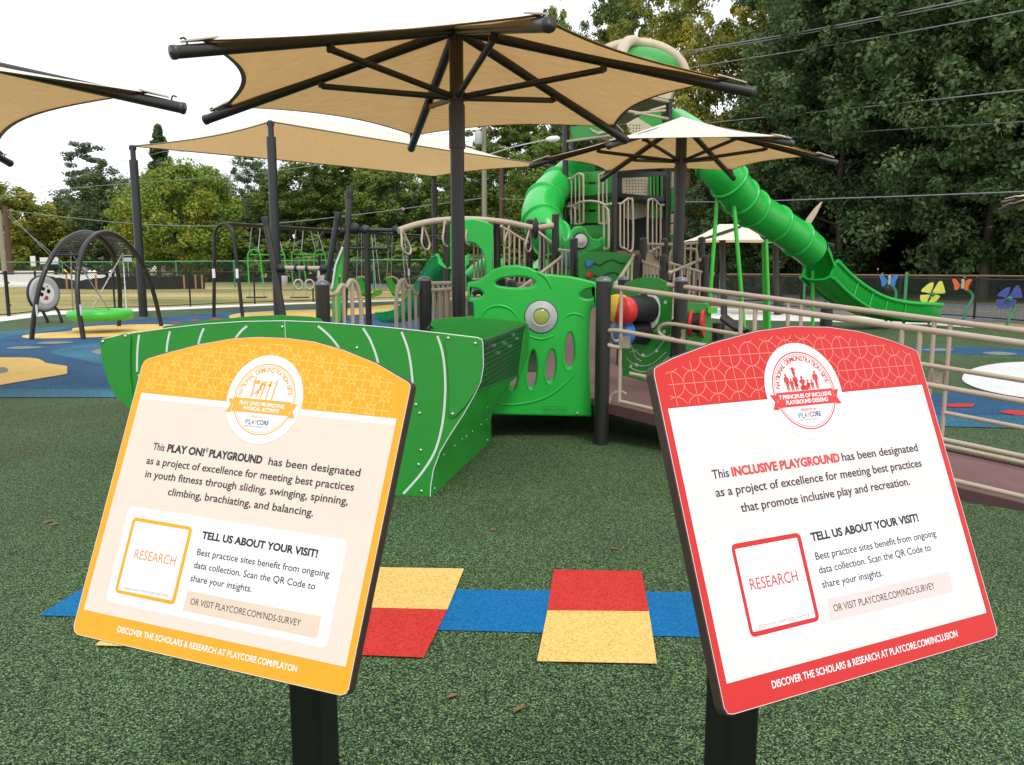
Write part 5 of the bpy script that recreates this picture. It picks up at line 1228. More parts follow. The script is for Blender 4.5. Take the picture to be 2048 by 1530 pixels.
def tloop(pts, bars, bot, a, c, nm='barrier_loop'):
    b = MB(o); q = smooth_loop([PL(x, y, a, c) for x, y in pts], 4, False); b.tube(q, .024, 8)
    for x, y in bars: b.tube([PL(x, y, a, c), PL(x, bot, a, c)], .017, 7)
    b.build(nm, M['tan'], tw)
tloop([(1137, 357), (1143, 357), (1150, 352), (1158, 347), (1165, 350), (1167, 358), (1167, 440), (1165, 446), (1158, 448), (1148, 448)], [(1143, 357), (1151, 352), (1159, 348)], 448, ta, tb)
tloop([(1222, 351), (1216, 349), (1207, 347), (1200, 350), (1198, 358), (1198, 440), (1199, 446), (1208, 448), (1218, 446), (1222, 440)], [(1206, 348), (1214, 349)], 448, ta, tb)
tloop([(1135, 413), (1145, 412), (1160, 405), (1180, 402), (1200, 405), (1212, 410), (1222, 407)], [], 448, V(ta) - V((0, .3, 0)), V(tb) - V((0, .3, 0)), 'arched_rail')
tloop([(1143, 440), (1142, 420), (1146, 412), (1150, 420), (1150, 445)], [], 448, V(ta) - V((0, .3, 0)), V(tb) - V((0, .3, 0)))
tloop([(1209, 412), (1215, 418), (1217, 430), (1217, 492), (1212, 498), (1208, 494), (1208, 412)], [], 448, V(ta) - V((0, .3, 0)), V(tb) - V((0, .3, 0)))
tloop([(1235, 407), (1242, 407), (1249, 402), (1256, 397), (1262, 399), (1265, 406), (1265, 497), (1250, 497), (1242, 494), (1240, 484), (1240, 408)], [(1248, 402), (1256, 398)], 497, tb, tcc)
tloop([(1328, 410), (1320, 410), (1314, 404), (1306, 398), (1299, 400), (1296, 408), (1296, 497), (1310, 497), (1319, 494), (1321, 484), (1321, 411)], [(1305, 398), (1313, 403)], 497, tb, tcc)
# domed roof
dc = P(1274, 152, 18.2); b = MB(o); rows = []
for i in range(9):
    th = math.pi / 2 * i / 8; rows.append([dc + V((.95 * math.sin(th) * math.cos(p_), .95 * math.sin(th) * math.sin(p_), .56 * math.cos(th))) for p_ in [2 * math.pi * k / 28 for k in range(29)]])
b.grid(rows); b.build('roof_dome', M['hdpe'], tw)
b = MB(o); hx = [V((t.x, t.y, 5.0)) for t in T]; nn = 24
low = [lerp(hx[int(k / 4) % 6], hx[(int(k / 4) + 1) % 6], (k % 4) / 4) for k in range(nn)]
a0_ = math.atan2(low[0].y - dc.y, low[0].x - dc.x)
top_ = [V((dc.x + .97 * math.cos(a0_ + 2 * math.pi * k / nn), dc.y + .97 * math.sin(a0_ + 2 * math.pi * k / nn), dc.z)) for k in range(nn)]
b.grid([low + low[:1], top_ + top_[:1]], False); b.build('roof_skirt', M['beige'], tw)
b = MB(o)
for ang in (5, 62):
    rr2 = [dc + V((1.07 * math.cos(t) * math.cos(R(ang)), 1.07 * math.cos(t) * math.sin(R(ang)), .68 * math.sin(t))) for t in [math.pi * k / 20 for k in range(21)]]
    b.tube(rr2, .12, 10)
b.build('roof_ribs', M['beige'], tw)
b = MB(o)
for z in (4.6, 4.95): b.tube([V((t.x, t.y, z)) for t in T], .035, 8, closed=True)
b.build('roof_frame', M['tan'], tw)
# ------------------------------------------------------------------ tube slides
def tubeslide(b, path, r, n=22):
    b.tube(path, r, n, caps=False)
    b.tube(path, r - .03, n, caps=False)
def flange(b, path, i, r):
    d = (path[i + 1] - path[i - 1]).normalized(); b.lathe(path[i] - d * .022, [(r - .02, 0), (r + .045, .004), (r + .045, .040), (r - .02, .044)], d, 26)
lt = thing('tube_slide', 'long bright green enclosed tube slide descending right from the tower on lime legs', 'slide', (P(1530, 600, 17.5).x, 17.5, 0)); o = lt.location.copy()
pth = smooth_loop([P(1350, 252, 18.4), P(1392, 282, 16.9), P(1428, 325, 16.2), P(1458, 363, 16.3), P(1480, 393, 16.6), P(1504, 417, 17.0), P(1551, 447, 17.6), P(1594, 477, 18.1), P(1622, 500, 18.5)], 6, False)
b = MB(o); tubeslide(b, pth, .375); tb_ = b.build('tube', M['slide'], lt)
for i in (12, 18, 24, 30, 36, 42): b = MB(o); flange(b, pth, i, .375); b.build('joint_flange', M['slide'], tb_)
cp_ = smooth_loop([P(1632, 556, 18.7), P(1664, 586, 19.2), P(1702, 612, 19.7), P(1740, 629, 20.1), P(1780, 637, 20.5), P(1822, 640, 20.8), P(1853, 641, 21.1)], 6, False)
b = MB(o); chute(b, cp_, .37, .43); ch_ = b.build('exit_chute', M['slide'], lt)
b = MB(o); rows = []
for i, f in enumerate((0, .25, .5, .75, 1)):
    p = lerp(pth[-1], cp_[3], f); t = (cp_[3] - pth[-1]).normalized(); s_ = t.cross(V((0, 0, 1))).normalized(); u_ = s_.cross(t); row = []
    for k in range(21):
        a = lerp(math.pi * .02, math.pi * .98, k / 20); hgt = (.375 if f < .3 else .375 * (1 - (f - .25) * 1.1))
        row.append(p + s_ * math.cos(a) * .385 + u_ * (math.sin(a) * max(hgt, .08) + .10 * f))
    rows.append(row)
b.grid(rows); b.build('tube_mouth', M['slide'], lt)
b = MB(o)
for i in (8, 13, 18, 24):
    t = (cp_[i + 1] - cp_[i - 1]).normalized(); s_ = t.cross(V((0, 0, 1))).normalized(); u_ = s_.cross(t)
    for sg in (-1, 1): b.tube([cp_[i] + s_ * sg * .40 + u_ * .43, cp_[i] + s_ * sg * .39 - u_ * .03], .02, 6)
for sg in (-1, 1):
    for up_, r_ in ((.43, .05), (.02, .04)):
        ln = []
        for i in range(len(cp_)):
            t = (cp_[min(i + 1, len(cp_) - 1)] - cp_[max(i - 1, 0)]).normalized(); s_ = t.cross(V((0, 0, 1))).normalized(); ln.append(cp_[i] + s_ * sg * .40 + s_.cross(t) * up_)
        b.tube(ln, r_, 8)
b.build('chute_ribs', M['slide'], ch_)
for (a, c), (d_, e) in (((1435, 388), (1420, 595)), ((1466, 388), (1487, 640)), ((1527, 484), (1530, 650)), ((1532, 479), (1538, 650)), ((1625.5, 541), (1625.5, 600))):
    Y = {1435: 16.4, 1466: 16.3, 1527: 17.3, 1532: 17.2, 1625.5: 18.9}[a]; p, q = P(a, c, Y), P(d_, e, Y); b = MB(o); b.tube([p, gnd(p, q)], .042, 10); b.build('support_leg', M['lime'], lt)
for a in (1772, 1808): q = P(a, 638, 20.6); b = MB(o); b.tube([V((q.x, q.y, 0)), q], .04, 8); b.build('chute_foot', M['lime'], lt)
st = thing('spiral_tube_slide', 'fat bright green spiral tube slide bending out left of the tower', 'slide', (P(1070, 600, 17).x, 17, 0)); o = st.location.copy()
pth = smooth_loop([P(1160, 335, 18.9), P(1128, 362, 18.2), P(1096, 392, 17.3), P(1080, 428, 16.4), P(1092, 462, 15.9), P(1115, 488, 16.2), P(1135, 505, 17.2), P(1125, 525, 18.5), P(1095, 545, 18.6), P(1075, 570, 17.8)], 6, False)
b = MB(o); tubeslide(b, pth, .38); tb_ = b.build('tube', M['slide'], st)
for i in (8, 14, 21, 27, 34, 42): b = MB(o); flange(b, pth, i, .38); b.build('joint_flange', M['slide'], tb_)
for i in (20, 44): b = MB(o); p = pth[i]; b.tube([V((p.x, p.y, 0)), p], .05, 10); b.build('support_leg', M['lime'], st)
fn = thing('blade_marker', 'tan pointed blade standing up behind the lower tube slide', 'play feature', (P(1612, 600, 21).x, 21, 0)); o = fn.location.copy()
b = MB(o); vplate(b, [[(1606, 452), (1614, 436), (1628, 418), (1641, 405), (1644, 403), (1641, 412), (1632, 430), (1620, 450)]], (5, 21), (12, 21), .05, .012); b.build('blade', M['beige'], fn)
b = MB(o); q = P(1610, 452, 21); b.tube([V((q.x, 21, 0)), q], .04, 8); b.build('blade_post', M['brown'], fn)
# ------------------------------------------------------------------ butterfly and flower chimes
def chime(label, kind, px, py, base, m_, sway):
    Y = G(*base).y; f = G(*base); t = thing('garden_chime', label, kind, f, 'flower and butterfly chimes'); oo = t.location.copy()
    c = P(px, py, Y)
    b = MB(oo); b.tube(smooth_loop([f, f + V((.05, 0, c.z * .35)), lerp(f, c, .72) + V((sway, .06, 0)), c + V((sway * .55, .10, -.10)), c + V((0, .06, 0))], 5, False), [.035] * 20 + [.03], 8); b.build('stem', M['teal'], t)
    s_ = Y / 1600; u = V((.90, -.43, 0)).normalized(); L = lambda q: [(a * s_, -d * s_) for a, d in q]
    if kind == 'flower':
        for q in ([(2, -2), (6, -12), (12, -24), (18, -24), (24, -8), (24, -2), (14, -1)], [(-2, -2), (-10, -3), (-18, -5), (-14, -12), (-4, -21), (3, -22), (2, -12)], [(-2, 2), (-12, 2), (-19, 3), (-18, 12), (-14, 19), (-8, 20), (-4, 10)], [(2, 2), (12, 2), (16, 5), (10, 14), (0, 20), (-5, 20), (0, 10)]):
            b = MB(oo); b.plate([L(smooth_loop(q, 3))], c, u, (0, 0, 1), .03, .008, 2); b.build('petal', M[m_], t)
        b = MB(oo); b.lathe(c + V((.02, -.05, 0)), [(.06, 0), (.05, .04), (.02, .05)], (-.43, -.90, 0), 12); b.build('centre', M['teal'], t)
    else:
        for sx in (-1, 1):
            b = MB(oo); b.plate([L(smooth_loop([(sx * 3, -1), (sx * 8, -9), (sx * 15, -12), (sx * 17, -9), (sx * 13, 1), (sx * 12, 9), (sx * 7, 10), (sx * 3, 4)][::sx], 3))], c, u, (0, 0, 1), .03, .008, 2); b.build('wing', M[m_], t)
        b = MB(oo); b.tube([c + V((0, -.04, -.09)), c + V((0, -.05, .10))], .035, 8); b.ball(c + V((0, -.05, .11)), .045, 8); b.build('body', M['grey'], t)
chime('bright blue butterfly chime on a green stem above the slide exit', 'butterfly', 1777, 562, (1782, 644), 'blue', .22)
chime('lemon yellow four-petal flower chime on a green stem', 'flower', 1862, 588, (1857, 649), 'lemon', .16)
chime('orange butterfly chime on a curved green stem', 'butterfly', 1923, 570, (1925, 653), 'orange', .32)
chime('dark blue four-petal flower chime on a green stem', 'flower', 2015, 597, (2012, 659), 'indigo', .22)
# ------------------------------------------------------------------ a few fallen leaves on the rubber
lm = mat('dry_leaf', (.22, .11, .04), .8, var=.4)
rg = random.Random(8)
for px, py in ((95, 1046), (112, 1050), (1348, 1031), (985, 1062), (1040, 1420), (1230, 1100), (60, 905), (905, 1395)):
    g0 = G(px, py); b = MB(g0); a = rg.random() * 6; L = .022 + .02 * rg.random(); u = V((math.cos(a), math.sin(a), 0)); w_ = V((-math.sin(a), math.cos(a), 0))
    b.add([g0 - u * L + V((0, 0, .006)), g0 + w_ * L * .4 + V((0, 0, .012)), g0 + u * L + V((0, 0, .007)), g0 - w_ * L * .4 + V((0, 0, .010))], [(0, 1, 2), (0, 2, 3)])
    tag(b.build('fallen_leaf', lm), 'small dry brown leaf lying on the green rubber', 'leaf', 'fallen leaves')
# ================================================================== fences, poles, wires, far odds and ends
def fence(name, label, pts, h, spacing, post_m, rail_m, mesh_m, pr=.035, rr=.022, bottom=True):
    root = thing(name, label, 'fence', (pts[0].x, pts[0].y, 0)); o = root.location.copy()
    L = [0]
    for p, q in zip(pts, pts[1:]): L.append(L[-1] + (q - p).length)
    def at(s):
        for i in range(len(pts) - 1):
            if s <= L[i + 1] + 1e-6: return lerp(pts[i], pts[i + 1], (s - L[i]) / (L[i + 1] - L[i]))
        return pts[-1]
    n = int(L[-1] / spacing)
    for k in range(n + 1):
        p = at(k * spacing); b = MB(o); b.tube([V((p.x, p.y, -.02)), V((p.x, p.y, h + .05))], pr, 8); b.lathe(V((p.x, p.y, h + .05)), [(pr * 1.2, 0), (pr * .8, .03), (.004, .045)], (0, 0, 1), 8); b.build('post', post_m, root)
    b = MB(o); b.tube([V((p.x, p.y, h)) for p in pts], rr, 8); b.build('top_rail', rail_m, root)
    if bottom: b = MB(o); b.tube([V((p.x, p.y, .06)) for p in pts], rr * .8, 6); b.build('bottom_rail', rail_m, root)
    b = MB(o); us = []
    for i in range(len(pts) - 1):
        p, q = pts[i], pts[i + 1]; b.add([V((p.x, p.y, .03)), V((q.x, q.y, .03)), V((q.x, q.y, h + .02)), V((p.x, p.y, h + .02))], [(0, 1, 2, 3)]); us += [(L[i], 0), (L[i + 1], 0), (L[i + 1], h), (L[i], h)]
    ob = b.build('chain_link', mesh_m, root); uv = ob.data.uv_layers.new(name='UVMap')
    for i, c in enumerate(us): uv.data[i].uv = c
    return root
fence('chain_link_fence', 'black chain link fence along the concrete path on the left', [G(-60, 636), G(15, 632), G(100, 623), G(300, 615.5), G(480, 608), G(640, 602), G(870, 595), G(1100, 594)], 1.35, 3.05, M['black'], M['black'], M['chain_black'])
fence('chain_link_fence', 'black chain link fence behind the slide exit on the right', [G(1300, 604), G(1470, 607), G(1575, 615), G(1745, 623), G(1908, 634), G(2048, 645), G(2200, 658)], 1.18, 3.05, M['black'], M['black'], M['chain_black'])
fence('green_fence', 'tall green framed chain link fence across the far lawn', [P(-200, 560, 84) * 1, P(250, 560, 74), P(755, 560, 58), P(1000, 560, 54)], 2.1, 7.5, M['greenpost'], M['greenpost'], M['chain_green'], .06, .05, False)
fence('green_fence', 'rusty topped green chain link fence beside the road on the right', [P(1440, 600, 31.5), P(1640, 600, 28.2), P(1777, 600, 26.3), P(1957, 600, 24.2), P(2160, 600, 22.0)], 1.28, 3.6, M['greenpost'], M['rust'], M['chain_green'], .05, .03, False)
# gate posts at far left
g_ = thing('gate_post', 'thick black gate post at the left end of the path', 'gate post', G(18, 632)); b = MB(g_.location); p = G(18, 632); b.tube([p, p + V((0, 0, 1.42))], .055, 10); q = b.build('post', M['black'], g_); b = MB(g_.location); b.box(p + V((.06, -.03, .35)), (.10, .05, .06)); b.box(p + V((.06, -.03, 1.05)), (.10, .05, .06)); b.build('hinge', M['black'], q)
# silt fence with stakes
sf = [P(100, 560, 60), P(180, 560, 58.5), P(285, 560, 58), P(410, 560, 60)]
b = MB(sf[0].xy.to_3d()); rows = [[], [], []]
for i in range(40):
    t = i / 39 * 3; k = min(int(t), 2); p = lerp(sf[k], sf[k + 1], t - k); wv = .10 * math.sin(i * 1.9) + .06 * math.sin(i * 4.1)
    for r_, z in enumerate((0.0, .45, .92 - .30 * max(0, 1 - abs(i - 9) / 9) + .04 * math.sin(i * 2.3))): rows[r_].append(V((p.x, p.y + wv * (1 - r_ * .3), z)))
b.grid(rows); b.grid([[p + V((0, .02, 0)) for p in r_][::-1] for r_ in rows]); tag(b.build('silt_fence', mat('black_geotextile', (.012, .012, .014), .7, var=.3, vscale=1.5)), 'black fabric silt fence sagging across the lawn', 'silt fence')
for i, px in enumerate((192, 368, 391, 404, 133)):
    q = P(px, 560, 57.4); b = MB((q.x, q.y, 0)); b.add([V((q.x + a, q.y + c, z)) for z in (0, 1.0) for a, c in ((-.05, -.03), (.05, -.03), (.05, .03), (-.05, .03))] + [V((q.x, q.y, 1.1))], [(0, 1, 5, 4), (1, 2, 6, 5), (2, 3, 7, 6), (3, 0, 4, 7), (4, 5, 8), (5, 6, 8), (6, 7, 8), (7, 4, 8)])
    tag(b.build('wooden_stake', mat('stake_wood', (.42, .22, .09), .8) if i == 0 else bpy.data.materials['stake_wood']), ['orange wooden stake at the dip of the black silt fence', 'first orange wooden stake of the group at the right end of the silt fence', 'middle orange wooden stake of the group at the right end of the silt fence', 'last orange wooden stake at the right end of the silt fence', 'orange wooden stake half hidden by the round activity disc'][i], 'stake', 'silt fence stakes')
def barrier(label, x0, x1, Y, z1):
    a, c = P(x0, 550, Y), P(x1, 550, Y); b = MB((a.x, Y, 0)); pr = [(-.30, 0), (-.30, .18), (-.14, .42), (-.10, z1), (.10, z1), (.14, .42), (.30, .18), (.30, 0)]
    n = len(pr); b.add([V((x, Y + p, z)) for x in (a.x, c.x) for p, z in pr], [(i, i + 1, n + i + 1, n + i) for i in range(n - 1)] + [tuple(range(n)), tuple(range(2 * n - 1, n - 1, -1))]); tag(b.build('jersey_barrier', M['white']), label, 'barrier', 'white barriers')
barrier('upper long white barrier behind the left fence', -40, 108, 88, 1.25); barrier('lower long white barrier running behind the black silt fence', -40, 210, 66, 1.0)
for i, px in enumerate((180, 189, 222, 234)):
    q = P(px, 545, 80); b = MB((q.x, 80, 0)); b.lathe(V((q.x, 80, 0)), [(.22, 0), (.24, .8), (.22, 1.2), (.05, 1.35)], (0, 0, 1), 10); tag(b.build('white_drum', M['white']), ['left drum of the white pair behind the arches', 'right drum of the white pair behind the arches', 'white drum left of the far arch leg', 'white drum right of the far arch leg'][i], 'drum', 'white drums')
# utility poles
def pole(label, px, ytop, Y, r, m_, lean=0.0):
    t = P(px, ytop, Y); root = thing('utility_pole', label, 'utility pole', (t.x, Y, 0)); o = root.location.copy(); b = MB(o); b.tube([V((t.x - lean, Y, 0)), t], [r * 1.15, r * .85], 12); b.build('pole_shaft', M[m_], root); return root, t
u1, tp = pole('pale wooden utility pole with grey transformer and street lamp arm', 968, 235, 62, .20, 'wood_lt'); o = u1.location.copy()
q = P(957, 275, 61.4); b = MB(o); b.lathe(q - V((0, 0, .5)), [(.26, 0), (.29, .06), (.29, .85), (.20, .95), (.06, 1.0)], (0, 0, 1), 14); b.build('transformer', M['grey'], u1)
b = MB(o); b.tube([P(968, 312, 62), P(1030, 293, 61), P(1095, 279, 60)], .05, 8); ar = b.build('lamp_arm', M['chain'], u1); b = MB(o); b.lathe(P(1092, 279, 60), [(.10, 0), (.22, .3), (.24, .8), (.12, 1.0)], (1, -.05, .05), 10); b.build('lamp_head', M['white'], ar)
b = MB(o); b.tube([P(945, 262, 62), P(990, 262, 62)], .07, 6); b.build('cross_arm', M['wood'], u1)
u2, _ = pole('dark red-brown utility pole left of the spiral tube slide', 1003, 330, 72, .22, 'wood')
u3, _ = pole('brown utility pole with yellow guy guards at the left edge', 10, 412, 86, .28, 'wood'); o = u3.location.copy()
for a in ((13, 422, 134, 545), (13, 430, 150, 545)):
    p, q = P(a[0], a[1], 86), P(a[2], a[3], 82); g2 = gnd(p, q); b = MB(o); b.tube([p, g2], .03, 5); gw = b.build('guy_wire', M['wire'], u3); d = (p - g2).normalized(); b = MB(o); b.tube([g2, g2 + d * 2.4], .09, 8); b.build('guy_guard', M['yellow'], gw)
pole('pale pole cut by the left edge', -2, 420, 70, .20, 'wood_lt')
pole('thin brown utility pole standing at the edge of the dark wood', 1377, 350, 52, .16, 'wood')
def wire(label, pts, r=.022):
    q = smooth_loop([P(*p) for p in pts], 6, False); b = MB(q[0]); b.tube(q, r, 5); tag(b.build('overhead_wire', M['wire']), label, 'wire', 'overhead wires')
wire('highest overhead wire crossing the trees at upper right', [(1200, 128, 62), (1350, 106, 52), (1650, 55, 40), (2100, -35, 30)], .028)
wire('thin overhead wire just under the highest one at upper right', [(1200, 131, 62), (1350, 110, 52), (1650, 60, 40), (2100, -28, 30)], .02)
wire('second overhead wire from the top at upper right', [(1250, 160, 60), (1390, 134, 50), (1700, 84, 39), (2100, 11, 30)], .026)
wire('overhead wire crossing the dark trees at mid height on the right', [(1250, 268, 60), (1408, 247, 50), (1700, 217, 39), (2100, 174, 30)], .026)
wire('faint overhead wire below the mid height one on the right', [(1480, 284, 47), (1700, 265, 39), (2100, 240, 30)], .014)
wire('lowest thick overhead wire behind the tube slide', [(1000, 398, 70), (1365, 404, 46), (1700, 396, 36), (2100, 381, 30)], .026)
wire('left overhead wire sagging from the brown pole', [(10, 420, 86), (120, 433, 80), (265, 447, 74), (400, 452, 68), (540, 447, 65), (700, 431, 63), (968, 396, 62)], .03)
wire('upper left overhead wire passing the tall pine', [(-20, 400, 86), (150, 376, 76), (330, 362, 70), (450, 352, 66), (580, 338, 64), (968, 278, 62)], .024)
wire('overhead wire under the shade sail', [(-20, 395, 86), (75, 378, 80), (300, 310, 72), (370, 303, 70), (700, 280, 66), (968, 262, 62)], .02)
# small far things
sgn = thing('road_sign', 'grey back of a small road sign on a post behind the arches', 'sign', (P(255, 540, 76).x, 76, 0)); o = sgn.location.copy(); q = P(255, 517, 76); b = MB(o); b.plate([rrect(-.4, -.34, .4, .34, .06)], q, (1, 0, 0), (0, 0, 1), .02); b.build('sign_plate', M['grey'], sgn); b = MB(o); b.tube([V((q.x, 76.05, 0)), q + V((0, .05, .2))], .045, 6); b.build('sign_post', M['chain'], sgn)
for lab, x0, x1, y0, y1, Y in (('small white banner between the left trunks', 61, 71, 512, 532, 92), ('wide white banner with violet edge behind the left trees', 80, 117, 515, 530, 94)):
    a, c = P(x0, y1, Y), P(x1, y0, Y); t = thing('banner', lab, 'banner', ((a.x + c.x) / 2, Y, 0), 'white banners'); b = MB(t.location); b.plate([[(a.x, a.z), (c.x, a.z), (c.x, c.z), (a.x, c.z)]], (0, Y, 0), (1, 0, 0), (0, 0, 1), .03); cl = b.build('banner_cloth', M['white'], t)
    b = MB(t.location)
    for x in (a.x, c.x): b.tube([(x, Y, 0), (x, Y, c.z + .1)], .05, 6)
    b.build('banner_posts', M['wood'], t)
    if x0 == 80: b = MB(t.location); b.box(((a.x + c.x) / 2, Y - .02, a.z + .06), (c.x - a.x, .02, .14)); b.build('violet_edge', M['indigo'], cl)
def house(lab, x0, x1, y0, Y, depth, m_, roofm):
    a, c = P(x0, 540, Y), P(x1, y0, Y); t = thing('house', lab, 'house', ((a.x + c.x) / 2, Y, 0)); o = t.location.copy(); b = MB(o); b.box(((a.x + c.x) / 2, Y + depth / 2, c.z / 2), (c.x - a.x, depth, c.z)); b.build('wall', m_, t)
    b = MB(o); e = .4; zr_ = c.z + 1.6; ym = Y + depth / 2; b.add([V((x, y, z)) for x in (a.x - e, c.x + e) for y, z in ((Y - e, c.z), (ym, zr_), (Y + depth + e, c.z))], [(0, 3, 4, 1), (1, 4, 5, 2), (0, 1, 2), (3, 5, 4), (0, 2, 5, 3)]); b.build('roof', roofm, t)
    b = MB(o); w_ = (c.x - a.x)
    for f in (.25, .7): b.box((a.x + w_ * f, Y - .03, c.z * .55), (w_ * .14, .05, c.z * .32))
    b.build('window', mat('window_glass', (.03, .035, .04), .1), t)
rfm = mat('shingle_roof', (.08, .075, .07), .9)
house('beige house half hidden behind the left maple', 322, 375, 515, 112, 8, mat('beige_siding', (.50, .42, .30), .7), rfm)
house('white house behind the left trees', 165, 232, 508, 124, 9, mat('white_siding', (.72, .72, .72), .7), rfm)
# ================================================================== trees
LF = {'oak': leafmat('leaf_dark_oak', (.026, .062, .020), (.085, .155, .050), (.29, .35, .15), .75, (.30, .50, .74)),
      'maple': leafmat('leaf_maple_turning', (.070, .14, .018), (.20, .275, .036), (.60, .36, .04), .42, (.30, .54, .74)),
      'gold': leafmat('leaf_golden', (.07, .12, .022), (.27, .28, .042), (.66, .42, .05), .40, (.30, .52, .80)),
      'green': leafmat('leaf_fresh_green', (.050, .105, .018), (.155, .235, .038), (.38, .37, .08), .42, (.30, .52, .78)),
      'round': leafmat('leaf_grey_green', (.060, .105, .036), (.155, .21, .07), (.30, .32, .13), .5),
      'pine': leafmat('leaf_pine_needle', (.08, .13, .08), (.17, .25, .14), (.28, .33, .18), .6)}
def leafcloud(name, centres, m_, leaf, per, rng, flat=.62):
    """foliage as many small leaf-shaped faces gathered in clumps"""
    n = sum(per for _ in centres); C = np.repeat(np.array([c[:3] for c in centres]), per, 0); rad = np.repeat(np.array([c[3] for c in centres]), per)
    d = rng.normal(size=(n, 3)); d /= np.linalg.norm(d, axis=1)[:, None]; rr_ = rng.random(n) ** .45
    off = d * (rad * rr_)[:, None]; off[:, 2] *= flat
    pos = C + off
    nrm = d * .7 + rng.normal(size=(n, 3)) * .55 + np.array([0, 0, .45]); nrm /= np.linalg.norm(nrm, axis=1)[:, None]
    a = np.cross(nrm, rng.normal(size=(n, 3))); a /= np.linalg.norm(a, axis=1)[:, None]; bb = np.cross(nrm, a)
    L = leaf * (.65 + .7 * rng.random(n))[:, None]
    droop = np.array([0, 0, -1.]) * L * .18
    v = np.stack([pos - a * L * .55, pos + bb * L * .34 + droop * .2, pos + a * L * .6 + droop, pos - bb * L * .34 + droop * .2], 1).reshape(-1, 3)
    me = bpy.data.meshes.new(name); me.vertices.add(4 * n); me.vertices.foreach_set('co', v.astype(np.float32).ravel())
    me.loops.add(4 * n); me.loops.foreach_set('vertex_index', np.arange(4 * n, dtype=np.int32)); me.polygons.add(n)
    me.polygons.foreach_set('loop_start', np.arange(0, 4 * n, 4, dtype=np.int32)); me.polygons.foreach_set('loop_total', np.full(n, 4, dtype=np.int32))
    me.materials.append(m_); me.update(); me.validate(); return me
def trunkmesh(H, r, rng, limbs=7, spread=3.0, z0=.3, top=.85):
    b = MB(); sp = [V((rng.normal() * .12 * i, rng.normal() * .12 * i, H * top * i / 6)) for i in range(7)]
    b.tube(sp, [r * 1.35, r, r * .88, r * .74, r * .58, r * .4, r * .15], 9)
    for k in range(limbs):
        t = z0 + (top - .1 - z0) * (k + .5) / limbs; i = t / top * 6; p = lerp(sp[int(i)], sp[min(int(i) + 1, 6)], i % 1); a = rng.random() * 6.28; L = spread * (.6 + .5 * rng.random()) * (1.1 - .5 * t)
        e = p + V((math.cos(a) * L, math.sin(a) * L, L * .55)); m_ = lerp(p, e, .5) + V((0, 0, -.1 * L)); b.tube([p, m_, e], [r * .42, r * .26, r * .07], 6)
    me = bpy.data.meshes.new('trunk'); me.from_pydata(b.v, [], b.f); me.polygons.foreach_set('use_smooth', b.s); me.materials.append(M['bark']); return me
def crown_pts(kind, H, Rc, z0, n, rng):
    out = []
    lobes = [(rng.random() * 6.28, rng.random(), .75 + .5 * rng.random()) for _ in range(9)]
    while len(out) < n:
        if kind == 'cone':
            f = rng.random() ** .8; z = z0 + (H - z0) * f; r_ = Rc * (1 - f) ** .8 * (.35 + .65 * rng.random() ** .4); a = rng.random() * 6.28; out.append((r_ * math.cos(a), r_ * math.sin(a), z, .35 + .55 * (1 - f))); continue
        if kind == 'pine':
            f = rng.choice([.45, .6, .72, .82, .92, 1.0], p=[.1, .18, .2, .2, .18, .14]); a = rng.random() * 6.28; r_ = Rc * (1.15 - f * .75) * rng.random() ** .55; out.append((r_ * math.cos(a), r_ * math.sin(a), H * f + rng.normal() * .35, .75)); continue
        u = rng.normal(size=3); u /= np.linalg.norm(u); rho = (.45 + .55 * rng.random() ** .35) if rng.random() < .85 else rng.random()
        a = math.atan2(u[1], u[0]); bump = 1 + .16 * sum(math.cos(a - la) ** 3 * math.cos(3.0 * (u[2] - lz)) * ls for la, lz, ls in lobes) / 2.2
        zc = z0 + (H - z0) * .46; hz = (H - z0) * .54
        r_ = Rc * (1.0 if u[2] < 0 else (1 - .18 * u[2]))
        out.append((u[0] * rho * r_ * bump, u[1] * rho * r_ * bump, zc + u[2] * rho * hz * bump, (.42 + .75 * rng.random() ** 1.6) * Rc / 4.6))
    return out
TREES = {}
def kind(key, shape, leafk, H, Rc, z0, n, per, leaf, tr, seed, limbs=8):
    rng = np.random.default_rng(seed)
    TREES[key] = (leafcloud('crown_' + key, crown_pts(shape, H, Rc, z0, n, rng), LF[leafk], leaf, per, rng, .85 if shape != 'pine' else .45), trunkmesh(H, tr, rng, limbs, Rc * .75, z0 / H * .9 + .05), H)
kind('oak', 'round', 'oak', 19, 4.7, 2.2, 215, 230, .19, .17, 1); kind('oak_tall', 'round', 'oak', 24, 4.9, 3.8, 240, 220, .20, .19, 2); kind('oak_low', 'round', 'oak', 13, 4.2, 1.0, 190, 150, .22, .18, 3)
kind('gold', 'round', 'gold', 22, 4.6, 6.0, 210, 170, .22, .22, 4); kind('maple', 'round', 'maple', 12, 6.2, .9, 300, 170, .26, .28, 5); kind('green', 'round', 'green', 20, 5.2, 2.0, 260, 170, .30, .30, 6); kind('green_tall', 'round', 'green', 24, 5.2, 5, 260, 170, .30, .30, 10)
kind('round', 'round', 'round', 14, 5.4, .8, 260, 170, .26, .30, 7); kind('pine', 'pine', 'pine', 17, 4.6, 6, 64, 80, .30, .20, 8, 12); kind('cedar', 'cone', 'oak', 17, 3.4, 1.5, 190, 100, .34, .22, 9)
kind('golden_low', 'round', 'gold', 11, 4.6, .8, 230, 160, .27, .24, 11); kind('shrub', 'round', 'oak', 3.2, 1.9, .1, 46, 90, .24, .06, 12, 4); kind('shrub_green', 'round', 'green', 3.0, 2.1, .1, 46, 90, .28, .06, 13, 4)
